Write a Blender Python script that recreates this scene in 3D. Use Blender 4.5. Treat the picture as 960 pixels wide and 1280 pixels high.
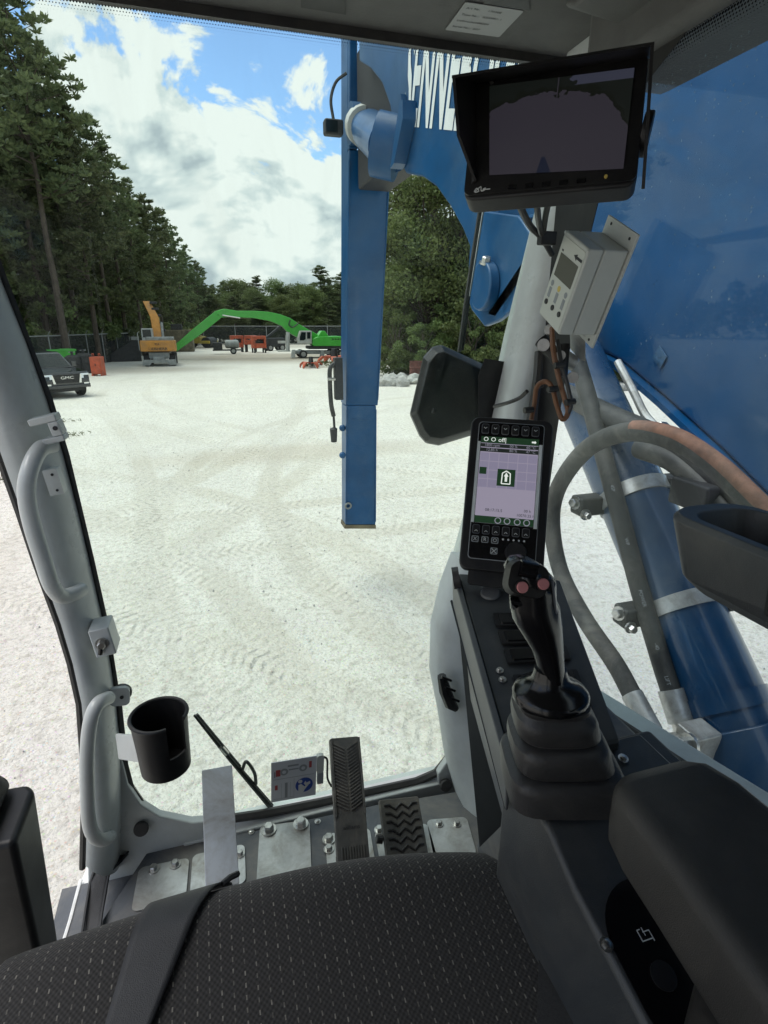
import bpy, bmesh, math, random
import numpy as np
from mathutils import Vector as V, Matrix
R = math.radians
random.seed(7); rng = np.random.default_rng(7)
scene = bpy.context.scene
for o in list(bpy.data.objects): bpy.data.objects.remove(o)
COL = scene.collection

# ------------------------------------------------------------------ camera
FPX, HOR, YAW, CAMH = 700.0, 405.0, R(16.5), 3.3        # focal length and horizon row for a 960 x 1280 frame
PIT = math.atan((640 - HOR) / FPX)
c_fw = V((math.sin(YAW) * math.cos(PIT), math.cos(YAW) * math.cos(PIT), -math.sin(PIT)))
c_r = V((math.cos(YAW), -math.sin(YAW), 0)); c_u = c_r.cross(c_fw)
CAM = V((0, 0, CAMH))
cd = bpy.data.cameras.new('camera'); cam = bpy.data.objects.new('camera', cd); COL.objects.link(cam)
cam.matrix_world = Matrix.Translation(CAM) @ Matrix((c_r, c_u, -c_fw)).transposed().to_4x4()
cd.sensor_fit = 'VERTICAL'; cd.sensor_height = 24; cd.lens = FPX / 1280 * 24
cd.clip_start = 0.02; cd.clip_end = 3000
scene.camera = cam

# ------------------------------------------------------------------ sky and sun
SUN_EL, SUN_AZ = R(68), R(-72)                           # azimuth from +Y towards +X: high on the left, a little in front, behind thin cloud
wd = bpy.data.worlds.new('World'); scene.world = wd; wd.use_nodes = True
nt = wd.node_tree; nt.nodes.clear()
def N(t, typ, **kw):
    n = t.nodes.new(typ)
    for k, v in kw.items():
        if k.startswith('i_'):
            key = k[2:]; n.inputs[int(key) if key.isdigit() else key.replace('_', ' ')].default_value = v
        else: setattr(n, k, v)
    return n
def L(t, a, b): t.links.new(a, b)
def math_n(t, op, a, b=None, clamp=False):
    n = N(t, 'ShaderNodeMath', operation=op, use_clamp=clamp)
    for i, x in enumerate((a, b)):
        if x is None: continue
        if isinstance(x, (int, float)): n.inputs[i].default_value = x
        else: L(t, x, n.inputs[i])
    return n.outputs[0]
def ramp(t, fac, stops, interp='LINEAR'):
    n = N(t, 'ShaderNodeValToRGB'); n.color_ramp.interpolation = interp
    e = n.color_ramp.elements
    while len(e) < len(stops): e.new(0.5)
    for k, (p, c) in enumerate(stops):
        e[k].position = p; e[k].color = c if len(c) == 4 else (*c, 1)
    L(t, fac, n.inputs[0]); return n.outputs[0]
def mixc(t, fac, a, b, mode='MIX'):
    n = N(t, 'ShaderNodeMix', data_type='RGBA', blend_type=mode)
    if isinstance(fac, (int, float)): n.inputs[0].default_value = fac
    else: L(t, fac, n.inputs[0])
    for i, x in ((6, a), (7, b)):
        if isinstance(x, tuple): n.inputs[i].default_value = x if len(x) == 4 else (*x, 1)
        else: L(t, x, n.inputs[i])
    return n.outputs[2]
sky = N(nt, 'ShaderNodeTexSky', sky_type='NISHITA', sun_disc=False, sun_elevation=SUN_EL, sun_rotation=SUN_AZ,
        air_density=1.0, dust_density=0.15, ozone_density=4.0)
tc = N(nt, 'ShaderNodeTexCoord')
sepd = N(nt, 'ShaderNodeSeparateXYZ'); L(nt, tc.outputs['Generated'], sepd.inputs[0])
low = math_n(nt, 'MULTIPLY', math_n(nt, 'SUBTRACT', 0.45, sepd.outputs[2], True), 0.34)     # more cloud cover towards the horizon, as always
s_dir = V((math.sin(SUN_AZ) * math.cos(SUN_EL), math.cos(SUN_AZ) * math.cos(SUN_EL), math.sin(SUN_EL)))
def cloud_density(shift, det):
    mp = N(nt, 'ShaderNodeMapping'); mp.inputs['Location'].default_value = V(CLOUD_AT) + V((s_dir.x, s_dir.y, s_dir.z * 1.5)) * shift; mp.inputs['Scale'].default_value = (1, 1, 1.5)
    L(nt, tc.outputs['Generated'], mp.inputs[0])
    n1 = N(nt, 'ShaderNodeTexNoise', i_Scale=2.3, i_Detail=4.0, i_Roughness=0.5); L(nt, mp.outputs[0], n1.inputs[0])
    nb = N(nt, 'ShaderNodeTexNoise', i_Scale=5.5, i_Detail=det, i_Roughness=0.58, i_Distortion=0.3); L(nt, mp.outputs[0], nb.inputs[0])
    bil = math_n(nt, 'ABSOLUTE', math_n(nt, 'SUBTRACT', nb.outputs[0], 0.5))            # folded noise: rounded billows with sharp creases
    puff = math_n(nt, 'SUBTRACT', math_n(nt, 'MULTIPLY', bil, 1.15), 0.085)
    return math_n(nt, 'ADD', math_n(nt, 'ADD', n1.outputs[0], puff), low)
CLOUD_AT = (5.35, 5.1, 2.34)
cov = cloud_density(0.0, 8.0); cov2 = cloud_density(0.05, 4.0)
mask = ramp(nt, cov, [(0.448, (0, 0, 0)), (0.498, (1, 1, 1))], 'EASE')
lit = math_n(nt, 'ADD', math_n(nt, 'MULTIPLY', math_n(nt, 'SUBTRACT', cov, cov2), 2.1), 0.60)
thick = math_n(nt, 'MULTIPLY', math_n(nt, 'SUBTRACT', cov, 0.58, True), 0.9)
ccol = ramp(nt, math_n(nt, 'SUBTRACT', lit, thick), [(0.30, (2.3, 2.6, 2.85)), (0.48, (3.35, 3.6, 3.72)), (0.64, (4.5, 4.52, 4.5))])
bgc = mixc(nt, mask, sky.outputs[0], ccol)
bg = N(nt, 'ShaderNodeBackground', i_Strength=0.12); L(nt, bgc, bg.inputs[0])
wo = N(nt, 'ShaderNodeOutputWorld'); L(nt, bg.outputs[0], wo.inputs[0])
sd = bpy.data.lights.new('sun', 'SUN'); sd.energy = 1.9; sd.angle = R(46); sd.color = (1.0, 0.955, 0.89)
sun = bpy.data.objects.new('sun', sd); COL.objects.link(sun)
sun.rotation_euler = s_dir.to_track_quat('Z', 'Y').to_euler(); sun.location = (0, -20, 40)
vs = scene.view_settings
vs.view_transform = 'Standard'; vs.look = 'None'; vs.exposure = 0.86; vs.gamma = 1.0; vs.use_curve_mapping = False
scene.cycles.max_bounces = 10; scene.cycles.transparent_max_bounces = 24; scene.cycles.diffuse_bounces = 5
scene.cycles.use_denoising = True

# ------------------------------------------------------------------ pixels to places
def P(x, y, X=None, Y=None, Z=None, D=None):
    d = c_fw + c_r * ((x - 480) / FPX) + c_u * ((640 - y) / FPX)
    t = X / d.x if X is not None else Y / d.y if Y is not None else (Z - CAMH) / d.z if Z is not None else D
    return CAM + d * t
def depth(p): return (p - CAM).dot(c_fw)
def G(x, y): return P(x, y, Z=0)
def lerp(a, b, t): return a + (b - a) * t

# ------------------------------------------------------------------ materials
def mat(name, col, rough=0.5, metal=0.0, nz=None, bump=None, coat=0.0, rn=0.0, col2=None, spec=0.5, objrand=0.0, grime=None):
    m = bpy.data.materials.new(name); m.use_nodes = True
    t = m.node_tree; b = t.nodes['Principled BSDF']
    b.inputs['Base Color'].default_value = (*col, 1); b.inputs['Roughness'].default_value = rough
    b.inputs['Metallic'].default_value = metal; b.inputs['Coat Weight'].default_value = coat
    b.inputs['Specular IOR Level'].default_value = spec
    c = N(t, 'ShaderNodeTexCoord'); src = c.outputs['Object']
    cur = None
    if nz:
        sc, amt = nz
        n = N(t, 'ShaderNodeTexNoise', i_Scale=sc, i_Detail=7.0, i_Roughness=0.62); L(t, src, n.inputs[0])
        d2 = col2 or tuple(x * (1 - amt) for x in col)
        f = ramp(t, n.outputs[0], [(0.36, (0, 0, 0)), (0.66, (1, 1, 1))])
        cur = mixc(t, f, (*col, 1), (*d2, 1)); L(t, cur, b.inputs['Base Color'])
        if rn:
            L(t, math_n(t, 'ADD', math_n(t, 'MULTIPLY', n.outputs[0], rn), rough - rn * 0.5), b.inputs['Roughness'])
    if grime:
        gs, ga, gc = grime
        g1 = N(t, 'ShaderNodeTexNoise', i_Scale=gs, i_Detail=9.0, i_Roughness=0.68, i_Distortion=0.6); L(t, src, g1.inputs[0])
        g2 = N(t, 'ShaderNodeTexNoise', i_Scale=gs * 9, i_Detail=6.0, i_Roughness=0.7); L(t, src, g2.inputs[0])
        gf = math_n(t, 'MULTIPLY', ramp(t, g1.outputs[0], [(0.44, (0, 0, 0)), (0.72, (1, 1, 1))]), math_n(t, 'ADD', math_n(t, 'MULTIPLY', g2.outputs[0], ga * 1.4), ga * .3), True)
        cur = mixc(t, gf, cur if cur is not None else (*col, 1), (*gc, 1)); L(t, cur, b.inputs['Base Color'])
    if objrand:
        oi = N(t, 'ShaderNodeObjectInfo')
        hs = N(t, 'ShaderNodeHueSaturation'); L(t, math_n(t, 'ADD', math_n(t, 'MULTIPLY', oi.outputs['Random'], objrand), 1 - objrand / 2), hs.inputs['Value'])
        L(t, math_n(t, 'ADD', math_n(t, 'MULTIPLY', oi.outputs['Random'], 0.05), 0.475), hs.inputs['Hue'])
        if cur is None: hs.inputs['Color'].default_value = (*col, 1)
        else: L(t, cur, hs.inputs['Color'])
        L(t, hs.outputs[0], b.inputs['Base Color'])
    if bump:
        sc, st = bump
        n = N(t, 'ShaderNodeTexNoise', i_Scale=sc, i_Detail=5.0); L(t, src, n.inputs[0])
        bp = N(t, 'ShaderNodeBump', i_Strength=st, i_Distance=0.002); L(t, n.outputs[0], bp.inputs['Height']); L(t, bp.outputs[0], b.inputs['Normal'])
    return m
M = {}
M['grey_paint'] = mat('cab_grey_paint', (0.60, 0.63, 0.62), 0.30, nz=(9, 0.12), rn=0.2, bump=(60, 0.10), grime=(7, .35, (0.33, 0.32, 0.29)))
M['trim'] = mat('light_grey_trim', (0.60, 0.635, 0.63), 0.5, nz=(14, 0.12), bump=(400, 0.15), grime=(6, .3, (0.36, 0.35, 0.32)))
M['panel'] = mat('dark_grey_panel', (0.085, 0.095, 0.11), 0.5, nz=(10, 0.25), bump=(700, 0.25), rn=0.15, grime=(5, .65, (0.26, 0.235, 0.195)))
M['console'] = mat('console_plastic', (0.042, 0.047, 0.051), 0.42, nz=(8, 0.25), bump=(900, 0.25), rn=0.15, grime=(6, .16, (0.26, 0.235, 0.195)))
M['black'] = mat('black_plastic', (0.010, 0.010, 0.011), 0.45, spec=0.4, nz=(12, 0.3), bump=(500, 0.08), rn=0.15, grime=(8, .08, (0.26, 0.235, 0.195)))
M['gloss'] = mat('gloss_black_plastic', (0.005, 0.005, 0.006), 0.2, nz=(20, 0.3), rn=0.1)
M['rubber'] = mat('black_rubber', (0.036, 0.035, 0.035), 0.46, spec=0.55, nz=(14, 0.3), bump=(300, 0.2), grime=(9, .14, (0.26, 0.235, 0.195)))
M['pedal_rubber'] = mat('worn_pedal_rubber', (0.085, 0.085, 0.082), 0.72, nz=(18, 0.35), bump=(300, 0.3), grime=(9, .6, (0.26, 0.235, 0.195)))
M['vinyl'] = mat('armrest_vinyl', (0.026, 0.025, 0.024), 0.5, spec=0.45, nz=(10, 0.2), bump=(1200, 0.35), grime=(7, .10, (0.26, 0.235, 0.195)))
M['webbing'] = mat('black_webbing', (0.028, 0.029, 0.032), 0.55, spec=0.4, nz=(40, 0.2), bump=(900, 0.4))
M['steel'] = mat('galvanised_steel', (0.56, 0.57, 0.56), 0.42, 0.6, nz=(22, 0.30), rn=0.25, bump=(120, 0.12), grime=(14, .75, (0.20, 0.17, 0.13)))
M['steel_plate'] = mat('brushed_steel_plate', (0.55, 0.60, 0.66), 0.42, 0.5, nz=(7, 0.16), rn=0.25, bump=(90, 0.08), grime=(11, .7, (0.24, 0.215, 0.18)))
M['bolt'] = mat('zinc_bolt', (0.62, 0.61, 0.58), 0.3, 0.95, nz=(60, 0.3))
M['white_sill'] = mat('worn_white_sill', (0.78, 0.78, 0.76), 0.5, nz=(16, 0.3), bump=(80, 0.2))
M['liner'] = mat('roof_liner', (0.115, 0.115, 0.11), 0.7, nz=(20, 0.15), bump=(300, 0.3))
M['blue'] = mat('blue_machine_paint', (0.002, 0.068, 0.190), 0.34, spec=0.4, nz=(2.2, 0.28), rn=0.2, coat=0.08, grime=(1.6, .32, (0.085, 0.15, 0.22)))
M['blue_dark'] = mat('blue_cylinder_paint', (0.006, 0.052, 0.135), 0.28, nz=(3.5, 0.3), rn=0.2, coat=0.4, grime=(3, .35, (0.14, 0.17, 0.19)))
M['white_letter'] = mat('white_lettering', (0.72, 0.74, 0.73), 0.5, nz=(6, 0.1))
M['hose'] = mat('hydraulic_hose', (0.030, 0.032, 0.031), 0.55, nz=(30, 0.35), bump=(150, 0.2), grime=(10, .25, (0.26, 0.235, 0.195)))
M['hose_dusty'] = mat('dusty_hydraulic_hose', (0.062, 0.063, 0.058), 0.7, nz=(26, 0.45), bump=(150, 0.2), grime=(10, .4, (0.26, 0.235, 0.195)))
M['copper'] = mat('terracotta_hose_strip', (0.40, 0.20, 0.13), 0.7, nz=(30, 0.4), grime=(16, .6, (0.10, 0.08, 0.07)))
M['boxgrey'] = mat('controller_box_plastic', (0.47, 0.49, 0.46), 0.45, nz=(25, 0.06), bump=(500, 0.1))
M['lcd_off'] = mat('blank_lcd', (0.12, 0.12, 0.10), 0.22)
M['print'] = mat('black_print', (0.02, 0.02, 0.022), 0.6)
M['print_grey'] = mat('grey_print', (0.25, 0.27, 0.28), 0.6)
M['print_white'] = mat('white_print', (0.55, 0.57, 0.56), 0.6)
M['pink'] = mat('faded_pink_button', (0.50, 0.20, 0.20), 0.45, nz=(60, 0.15))
M['signblue'] = mat('sign_blue', (0.01, 0.05, 0.28), 0.5)
M['signred'] = mat('sign_red', (0.35, 0.05, 0.05), 0.5)
M['sticker'] = mat('pale_sticker', (0.55, 0.57, 0.60), 0.35, nz=(12, 0.1))
M['paper'] = mat('silver_label', (0.30, 0.31, 0.31), 0.45)
M['orange_wire'] = mat('brown_wire_sheath', (0.20, 0.085, 0.035), 0.5, nz=(50, 0.3))
M['sticker_yellow'] = mat('yellow_mark', (0.55, 0.42, 0.10), 0.5)
M['bark'] = mat('pine_bark', (0.085, 0.065, 0.050), 0.9, nz=(3, 0.45), bump=(12, 0.6))
M['tyre'] = mat('tyre_rubber', (0.022, 0.022, 0.023), 0.8, nz=(6, 0.3))
M['rim'] = mat('wheel_rim', (0.35, 0.35, 0.34), 0.5, 0.4, nz=(6, 0.3))
M['truck'] = mat('dark_truck_paint', (0.012, 0.016, 0.022), 0.14, coat=0.8)
M['chrome'] = mat('chrome', (0.75, 0.75, 0.75), 0.12, 1.0)
M['headlight'] = mat('headlight_lens', (0.75, 0.78, 0.80), 0.1, 0.3)
M['autoglass'] = mat('dark_auto_glass', (0.012, 0.018, 0.02), 0.08, spec=0.35)
M['orange'] = mat('orange_yellow_paint', (0.58, 0.25, 0.035), 0.5, nz=(3, 0.25), rn=0.2, grime=(1.2, .6, (0.20, 0.15, 0.10)))
M['yellow'] = mat('yellow_paint', (0.52, 0.38, 0.05), 0.5, nz=(3, 0.25), grime=(1.2, .6, (0.20, 0.17, 0.12)))
M['green'] = mat('bright_green_paint', (0.06, 0.42, 0.045), 0.38, nz=(2, 0.15), coat=0.2)
M['redorange'] = mat('red_orange_paint', (0.56, 0.10, 0.04), 0.55, nz=(3, 0.35), grime=(1.5, .65, (0.16, 0.10, 0.08)))
M['darkmetal'] = mat('dark_grimy_metal', (0.045, 0.046, 0.047), 0.6, 0.2, nz=(4, 0.5))
M['greymetal'] = mat('dusty_grey_metal', (0.30, 0.31, 0.30), 0.65, 0.1, nz=(3, 0.4))
M['offwhite'] = mat('off_white_paint', (0.50, 0.51, 0.48), 0.5, nz=(3, 0.25), grime=(1.2, .6, (0.25, 0.23, 0.20)))
M['rust'] = mat('rusty_container_paint', (0.20, 0.17, 0.11), 0.8, nz=(2.5, 0.55))
M['stone'] = mat('pale_stone', (0.46, 0.45, 0.42), 0.85, nz=(4, 0.3), bump=(20, 0.6), objrand=0.3)
M['mat_seatside'] = mat('seat_side_cloth', (0.030, 0.030, 0.031), 0.85, nz=(300, 0.35), bump=(1500, 0.5))

def glass_mat(name, tint, base=0.04, dust=0.0):
    m = bpy.data.materials.new(name); m.use_nodes = True; t = m.node_tree; t.nodes.clear()
    lw = N(t, 'ShaderNodeLayerWeight', i_Blend=0.5)
    f = math_n(t, 'ADD', math_n(t, 'MULTIPLY', math_n(t, 'POWER', lw.outputs['Facing'], 5.0), 0.9), base, True)
    tr = N(t, 'ShaderNodeBsdfTransparent'); tr.inputs[0].default_value = (*tint, 1)
    gl = N(t, 'ShaderNodeBsdfGlossy'); gl.inputs['Roughness'].default_value = 0.015
    mx = N(t, 'ShaderNodeMixShader'); L(t, f, mx.inputs[0]); L(t, tr.outputs[0], mx.inputs[1]); L(t, gl.outputs[0], mx.inputs[2])
    out = mx.outputs[0]
    if dust:       # dried dust and wiping smears on the pane
        c = N(t, 'ShaderNodeTexCoord'); mp_ = N(t, 'ShaderNodeMapping'); mp_.inputs['Scale'].default_value = (6, 6, 1.6); L(t, c.outputs['Object'], mp_.inputs[0])
        n = N(t, 'ShaderNodeTexNoise', i_Scale=1.6, i_Detail=7.0, i_Roughness=0.65, i_Distortion=0.8); L(t, mp_.outputs[0], n.inputs[0])
        df_ = N(t, 'ShaderNodeBsdfDiffuse'); df_.inputs[0].default_value = (0.55, 0.55, 0.52, 1)
        m2 = N(t, 'ShaderNodeMixShader'); L(t, math_n(t, 'MULTIPLY', ramp(t, n.outputs[0], [(0.42, (0, 0, 0)), (0.75, (1, 1, 1))]), dust), m2.inputs[0]); L(t, out, m2.inputs[1]); L(t, df_.outputs[0], m2.inputs[2]); out = m2.outputs[0]
    o = N(t, 'ShaderNodeOutputMaterial'); L(t, out, o.inputs[0]); return m
M['glass'] = glass_mat('windscreen_glass', (0.925, 0.985, 0.955), 0.006, 0.045)
M['side_glass'] = glass_mat('side_window_glass', (0.91, 0.965, 0.975), 0.015, 0.018)
M['recess'] = mat('matte_dark_recess', (0.030, 0.034, 0.040), 0.8, spec=0.2, nz=(10, 0.2))
M['drop'] = glass_mat('water_drop', (0.80, 0.88, 0.92), 0.16)
M['console_side'] = mat('grey_console_side', (0.12, 0.125, 0.125), 0.5, nz=(10, 0.2), bump=(700, 0.2))
# printed dots along the top of the glass: opaque black ink with round gaps
def frit_mat():
    m = bpy.data.materials.new('dotted_frit_print'); m.use_nodes = True; t = m.node_tree; t.nodes.clear()
    uv = N(t, 'ShaderNodeUVMap'); s = N(t, 'ShaderNodeSeparateXYZ'); L(t, uv.outputs[0], s.inputs[0])
    pitch = 0.0042
    row = math_n(t, 'FLOOR', math_n(t, 'DIVIDE', s.outputs[1], pitch))
    fx = math_n(t, 'FRACT', math_n(t, 'ADD', math_n(t, 'DIVIDE', s.outputs[0], pitch), math_n(t, 'MULTIPLY', row, 0.5)))
    fy = math_n(t, 'FRACT', math_n(t, 'DIVIDE', s.outputs[1], pitch))
    dx = math_n(t, 'SUBTRACT', fx, 0.5); dy = math_n(t, 'SUBTRACT', fy, 0.5)
    r = math_n(t, 'SQRT', math_n(t, 'ADD', math_n(t, 'MULTIPLY', dx, dx), math_n(t, 'MULTIPLY', dy, dy)))
    # dots shrink away from the edge (v = metres from the edge)
    rad = math_n(t, 'SUBTRACT', 0.52, math_n(t, 'MULTIPLY', s.outputs[1], 17.0))
    ink = math_n(t, 'LESS_THAN', r, rad)
    d = N(t, 'ShaderNodeBsdfDiffuse'); d.inputs[0].default_value = (0.012, 0.012, 0.013, 1)
    tr = N(t, 'ShaderNodeBsdfTransparent')
    mx = N(t, 'ShaderNodeMixShader'); L(t, ink, mx.inputs[0]); L(t, tr.outputs[0], mx.inputs[1]); L(t, d.outputs[0], mx.inputs[2])
    o = N(t, 'ShaderNodeOutputMaterial'); L(t, mx.outputs[0], o.inputs[0]); return m
M['frit'] = frit_mat()
def screen_mat(name, col, strength):
    m = bpy.data.materials.new(name); m.use_nodes = True; b = m.node_tree.nodes['Principled BSDF']
    b.inputs['Base Color'].default_value = (0.02, 0.02, 0.02, 1); b.inputs['Roughness'].default_value = 0.25
    b.inputs['Emission Color'].default_value = (*col, 1); b.inputs['Emission Strength'].default_value = strength
    return m
M['scr_lilac'] = screen_mat('lit_screen_lilac', (0.44, 0.40, 0.52), 0.34)
M['scr_lilac_dark'] = screen_mat('lit_screen_lilac_grid', (0.36, 0.33, 0.47), 0.32)
M['scr_green'] = screen_mat('lit_screen_dark_green', (0.012, 0.05, 0.018), 0.32)
M['scr_black'] = screen_mat('lit_screen_black', (0.01, 0.014, 0.012), 0.5)
M['scr_white'] = screen_mat('lit_screen_white', (0.75, 0.80, 0.75), 0.55)
M['scr_dim'] = screen_mat('lit_screen_dim_text', (0.30, 0.30, 0.36), 0.4)
def fabric_mat():
    m = bpy.data.materials.new('seat_fabric'); m.use_nodes = True; t = m.node_tree; b = t.nodes['Principled BSDF']
    b.inputs['Roughness'].default_value = 0.9; b.inputs['Sheen Weight'].default_value = 0.08
    uv = N(t, 'ShaderNodeUVMap'); s = N(t, 'ShaderNodeSeparateXYZ'); L(t, uv.outputs[0], s.inputs[0])
    px, py = 0.0118, 0.0108
    colx = math_n(t, 'DIVIDE', s.outputs[0], px); ci = math_n(t, 'FLOOR', colx); fx = math_n(t, 'FRACT', colx)
    off = math_n(t, 'MULTIPLY', math_n(t, 'MODULO', math_n(t, 'ABSOLUTE', ci), 2.0), 0.5)
    fy = math_n(t, 'FRACT', math_n(t, 'ADD', math_n(t, 'DIVIDE', s.outputs[1], py), off))
    ax = math_n(t, 'LESS_THAN', math_n(t, 'ABSOLUTE', math_n(t, 'SUBTRACT', fx, 0.5)), 0.06)
    ay = math_n(t, 'LESS_THAN', math_n(t, 'ABSOLUTE', math_n(t, 'SUBTRACT', fy, 0.5)), 0.20)
    dash = math_n(t, 'MULTIPLY', ax, ay)
    n = N(t, 'ShaderNodeTexNoise', i_Scale=90.0, i_Detail=3.0); L(t, uv.outputs[0], n.inputs[0])
    wc = N(t, 'ShaderNodeCombineXYZ'); L(t, ci, wc.inputs[0]); L(t, math_n(t, 'FLOOR', math_n(t, 'ADD', math_n(t, 'DIVIDE', s.outputs[1], py), off)), wc.inputs[1])
    wn = N(t, 'ShaderNodeTexWhiteNoise', noise_dimensions='2D'); L(t, wc.outputs[0], wn.inputs[0])
    dashv = math_n(t, 'MULTIPLY', dash, math_n(t, 'MULTIPLY', n.outputs[0], math_n(t, 'ADD', math_n(t, 'MULTIPLY', wn.outputs[0], 1.3), 0.6)), True)
    # woven ground: small lighter and darker lozenges
    wx = math_n(t, 'SINE', math_n(t, 'MULTIPLY', s.outputs[0], 2 * math.pi / 0.0055)); wy = math_n(t, 'SINE', math_n(t, 'MULTIPLY', s.outputs[1], 2 * math.pi / 0.0062))
    w = math_n(t, 'ADD', math_n(t, 'MULTIPLY', math_n(t, 'MULTIPLY', wx, wy), 0.5), 0.5)
    base = mixc(t, w, (0.006, 0.006, 0.006), (0.030, 0.028, 0.027))
    n2 = N(t, 'ShaderNodeTexNoise', i_Scale=7.0, i_Detail=5.0); L(t, uv.outputs[0], n2.inputs[0])
    base = mixc(t, math_n(t, 'MULTIPLY', n2.outputs[0], 0.3), base, (0.038, 0.035, 0.033))
    L(t, mixc(t, dashv, base, (0.16, 0.15, 0.132)), b.inputs['Base Color'])
    bp = N(t, 'ShaderNodeBump', i_Strength=0.5, i_Distance=0.0012); L(t, math_n(t, 'ADD', w, dash), bp.inputs['Height']); L(t, bp.outputs[0], b.inputs['Normal'])
    return m
M['fabric'] = fabric_mat()
def leaf_mat(name, c1, c2):
    m = bpy.data.materials.new(name); m.use_nodes = True; t = m.node_tree; b = t.nodes['Principled BSDF']
    b.inputs['Roughness'].default_value = 0.6; b.inputs['Specular IOR Level'].default_value = 0.3
    g = N(t, 'ShaderNodeNewGeometry'); oi = N(t, 'ShaderNodeObjectInfo'); c = N(t, 'ShaderNodeTexCoord')
    n = N(t, 'ShaderNodeTexNoise', i_Scale=0.55, i_Detail=3.0); L(t, c.outputs['Object'], n.inputs[0])
    f = math_n(t, 'ADD', math_n(t, 'MULTIPLY', g.outputs['Random Per Island'], 0.55), math_n(t, 'MULTIPLY', math_n(t, 'SUBTRACT', n.outputs[0], 0.25), 0.9), True)
    cc = mixc(t, f, (*c1, 1), (*c2, 1))
    hs = N(t, 'ShaderNodeHueSaturation'); L(t, cc, hs.inputs['Color'])
    L(t, math_n(t, 'ADD', math_n(t, 'MULTIPLY', oi.outputs['Random'], 0.55), 0.72), hs.inputs['Value'])
    L(t, math_n(t, 'ADD', math_n(t, 'MULTIPLY', oi.outputs['Random'], 0.04), 0.478), hs.inputs['Hue'])
    L(t, hs.outputs[0], b.inputs['Base Color'])
    tl = N(t, 'ShaderNodeBsdfTranslucent'); L(t, hs.outputs[0], tl.inputs[0])
    mx = N(t, 'ShaderNodeMixShader', i_Fac=0.38); L(t, b.outputs[0], mx.inputs[1]); L(t, tl.outputs[0], mx.inputs[2])
    L(t, mx.outputs[0], t.nodes['Material Output'].inputs[0]); return m
M['needles'] = leaf_mat('pine_needles', (0.070, 0.104, 0.050), (0.180, 0.212, 0.092))
M['leaves'] = leaf_mat('broad_leaves', (0.070, 0.104, 0.034), (0.190, 0.225, 0.082))
M['weeds'] = leaf_mat('weeds', (0.06, 0.08, 0.03), (0.16, 0.16, 0.07))

# ------------------------------------------------------------------ mesh builder
class MB:
    def __init__(s): s.v = []; s.f = []; s.uv = None
    def add(s, vs, fs):
        k = len(s.v); s.v += [V(p) for p in vs]; s.f += [tuple(i + k for i in f) for f in fs]; return s
    def hexa(s, p):            # p: 4 bottom, 4 top, same order
        return s.add(p, [(0, 3, 2, 1), (4, 5, 6, 7), (0, 1, 5, 4), (1, 2, 6, 5), (2, 3, 7, 6), (3, 0, 4, 7)])
    def box(s, a, b):
        (x0, y0, z0), (x1, y1, z1) = a, b
        return s.hexa([(x0, y0, z0), (x1, y0, z0), (x1, y1, z0), (x0, y1, z0), (x0, y0, z1), (x1, y0, z1), (x1, y1, z1), (x0, y1, z1)])
    def prism(s, poly, vec):
        n = len(poly); vec = V(vec); poly = [V(p) for p in poly]
        return s.add(poly + [p + vec for p in poly], [tuple(range(n))[::-1], tuple(range(n, 2 * n))] + [(i, (i + 1) % n, n + (i + 1) % n, n + i) for i in range(n)])
    def loft(s, rings, cap0=True, cap1=True, closed=True):
        n = len(rings[0]); vs = [V(p) for r in rings for p in r]; fs = []
        for k in range(len(rings) - 1):
            for i in range(n if closed else n - 1):
                j = (i + 1) % n; fs.append((k * n + i, k * n + j, (k + 1) * n + j, (k + 1) * n + i))
        if cap0: fs.append(tuple(range(n))[::-1])
        if cap1: fs.append(tuple(range((len(rings) - 1) * n, len(rings) * n)))
        return s.add(vs, fs)
    def tube(s, path, r, n=10, cap=True):
        path = [V(p) for p in path]; rs = r if isinstance(r, (list, tuple)) else [r] * len(path)
        rings = []; up = None
        for i, p in enumerate(path):
            d = (path[min(i + 1, len(path) - 1)] - path[max(i - 1, 0)]).normalized()
            if up is None: up = d.orthogonal().normalized()
            up = (up - d * up.dot(d)).normalized(); w = d.cross(up)
            rings.append([p + (up * math.cos(a) + w * math.sin(a)) * rs[i] for a in [2 * math.pi * k / n for k in range(n)]])
        return s.loft(rings, cap, cap)
    def sphere(s, c, r, nu=12, nv=8):
        c = V(c); r = V((r, r, r)) if isinstance(r, (int, float)) else V(r)
        rings = []
        for i in range(nv + 1):
            th = math.pi * (0.02 + 0.96 * i / nv)
            rings.append([c + V((r.x * math.sin(th) * math.cos(a), r.y * math.sin(th) * math.sin(a), r.z * math.cos(th))) for a in [2 * math.pi * k / nu for k in range(nu)]])
        return s.loft(rings)
    def build(s, name, m, parent=None, smooth=35, bevel=0, seg=2, uv=None, xf=None, recalc=True):
        me = bpy.data.meshes.new(name); root = parent
        while root is not None and root.parent is not None: root = root.parent
        off = root.location if root is not None else V((0, 0, 0))
        vs = [(xf @ p if xf is not None else p) - off for p in s.v]
        me.from_pydata([tuple(p) for p in vs], [], s.f)
        if recalc:
            b = bmesh.new(); b.from_mesh(me); bmesh.ops.recalc_face_normals(b, faces=b.faces); b.to_mesh(me); b.free()
        if uv is not None:
            l = me.uv_layers.new(name='UVMap')
            for lp in me.loops: l.data[lp.index].uv = uv[lp.vertex_index]
        if smooth is not None:
            me.shade_smooth(); me.set_sharp_from_angle(angle=R(smooth))
        me.materials.append(M[m] if isinstance(m, str) else m)
        o = bpy.data.objects.new(name, me); COL.objects.link(o)
        if parent is not None: o.parent = parent
        if bevel:
            bm_ = o.modifiers.new('bevel', 'BEVEL'); bm_.width = bevel; bm_.segments = seg; bm_.limit_method = 'ANGLE'; bm_.angle_limit = R(32); bm_.harden_normals = True
        return o
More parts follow.
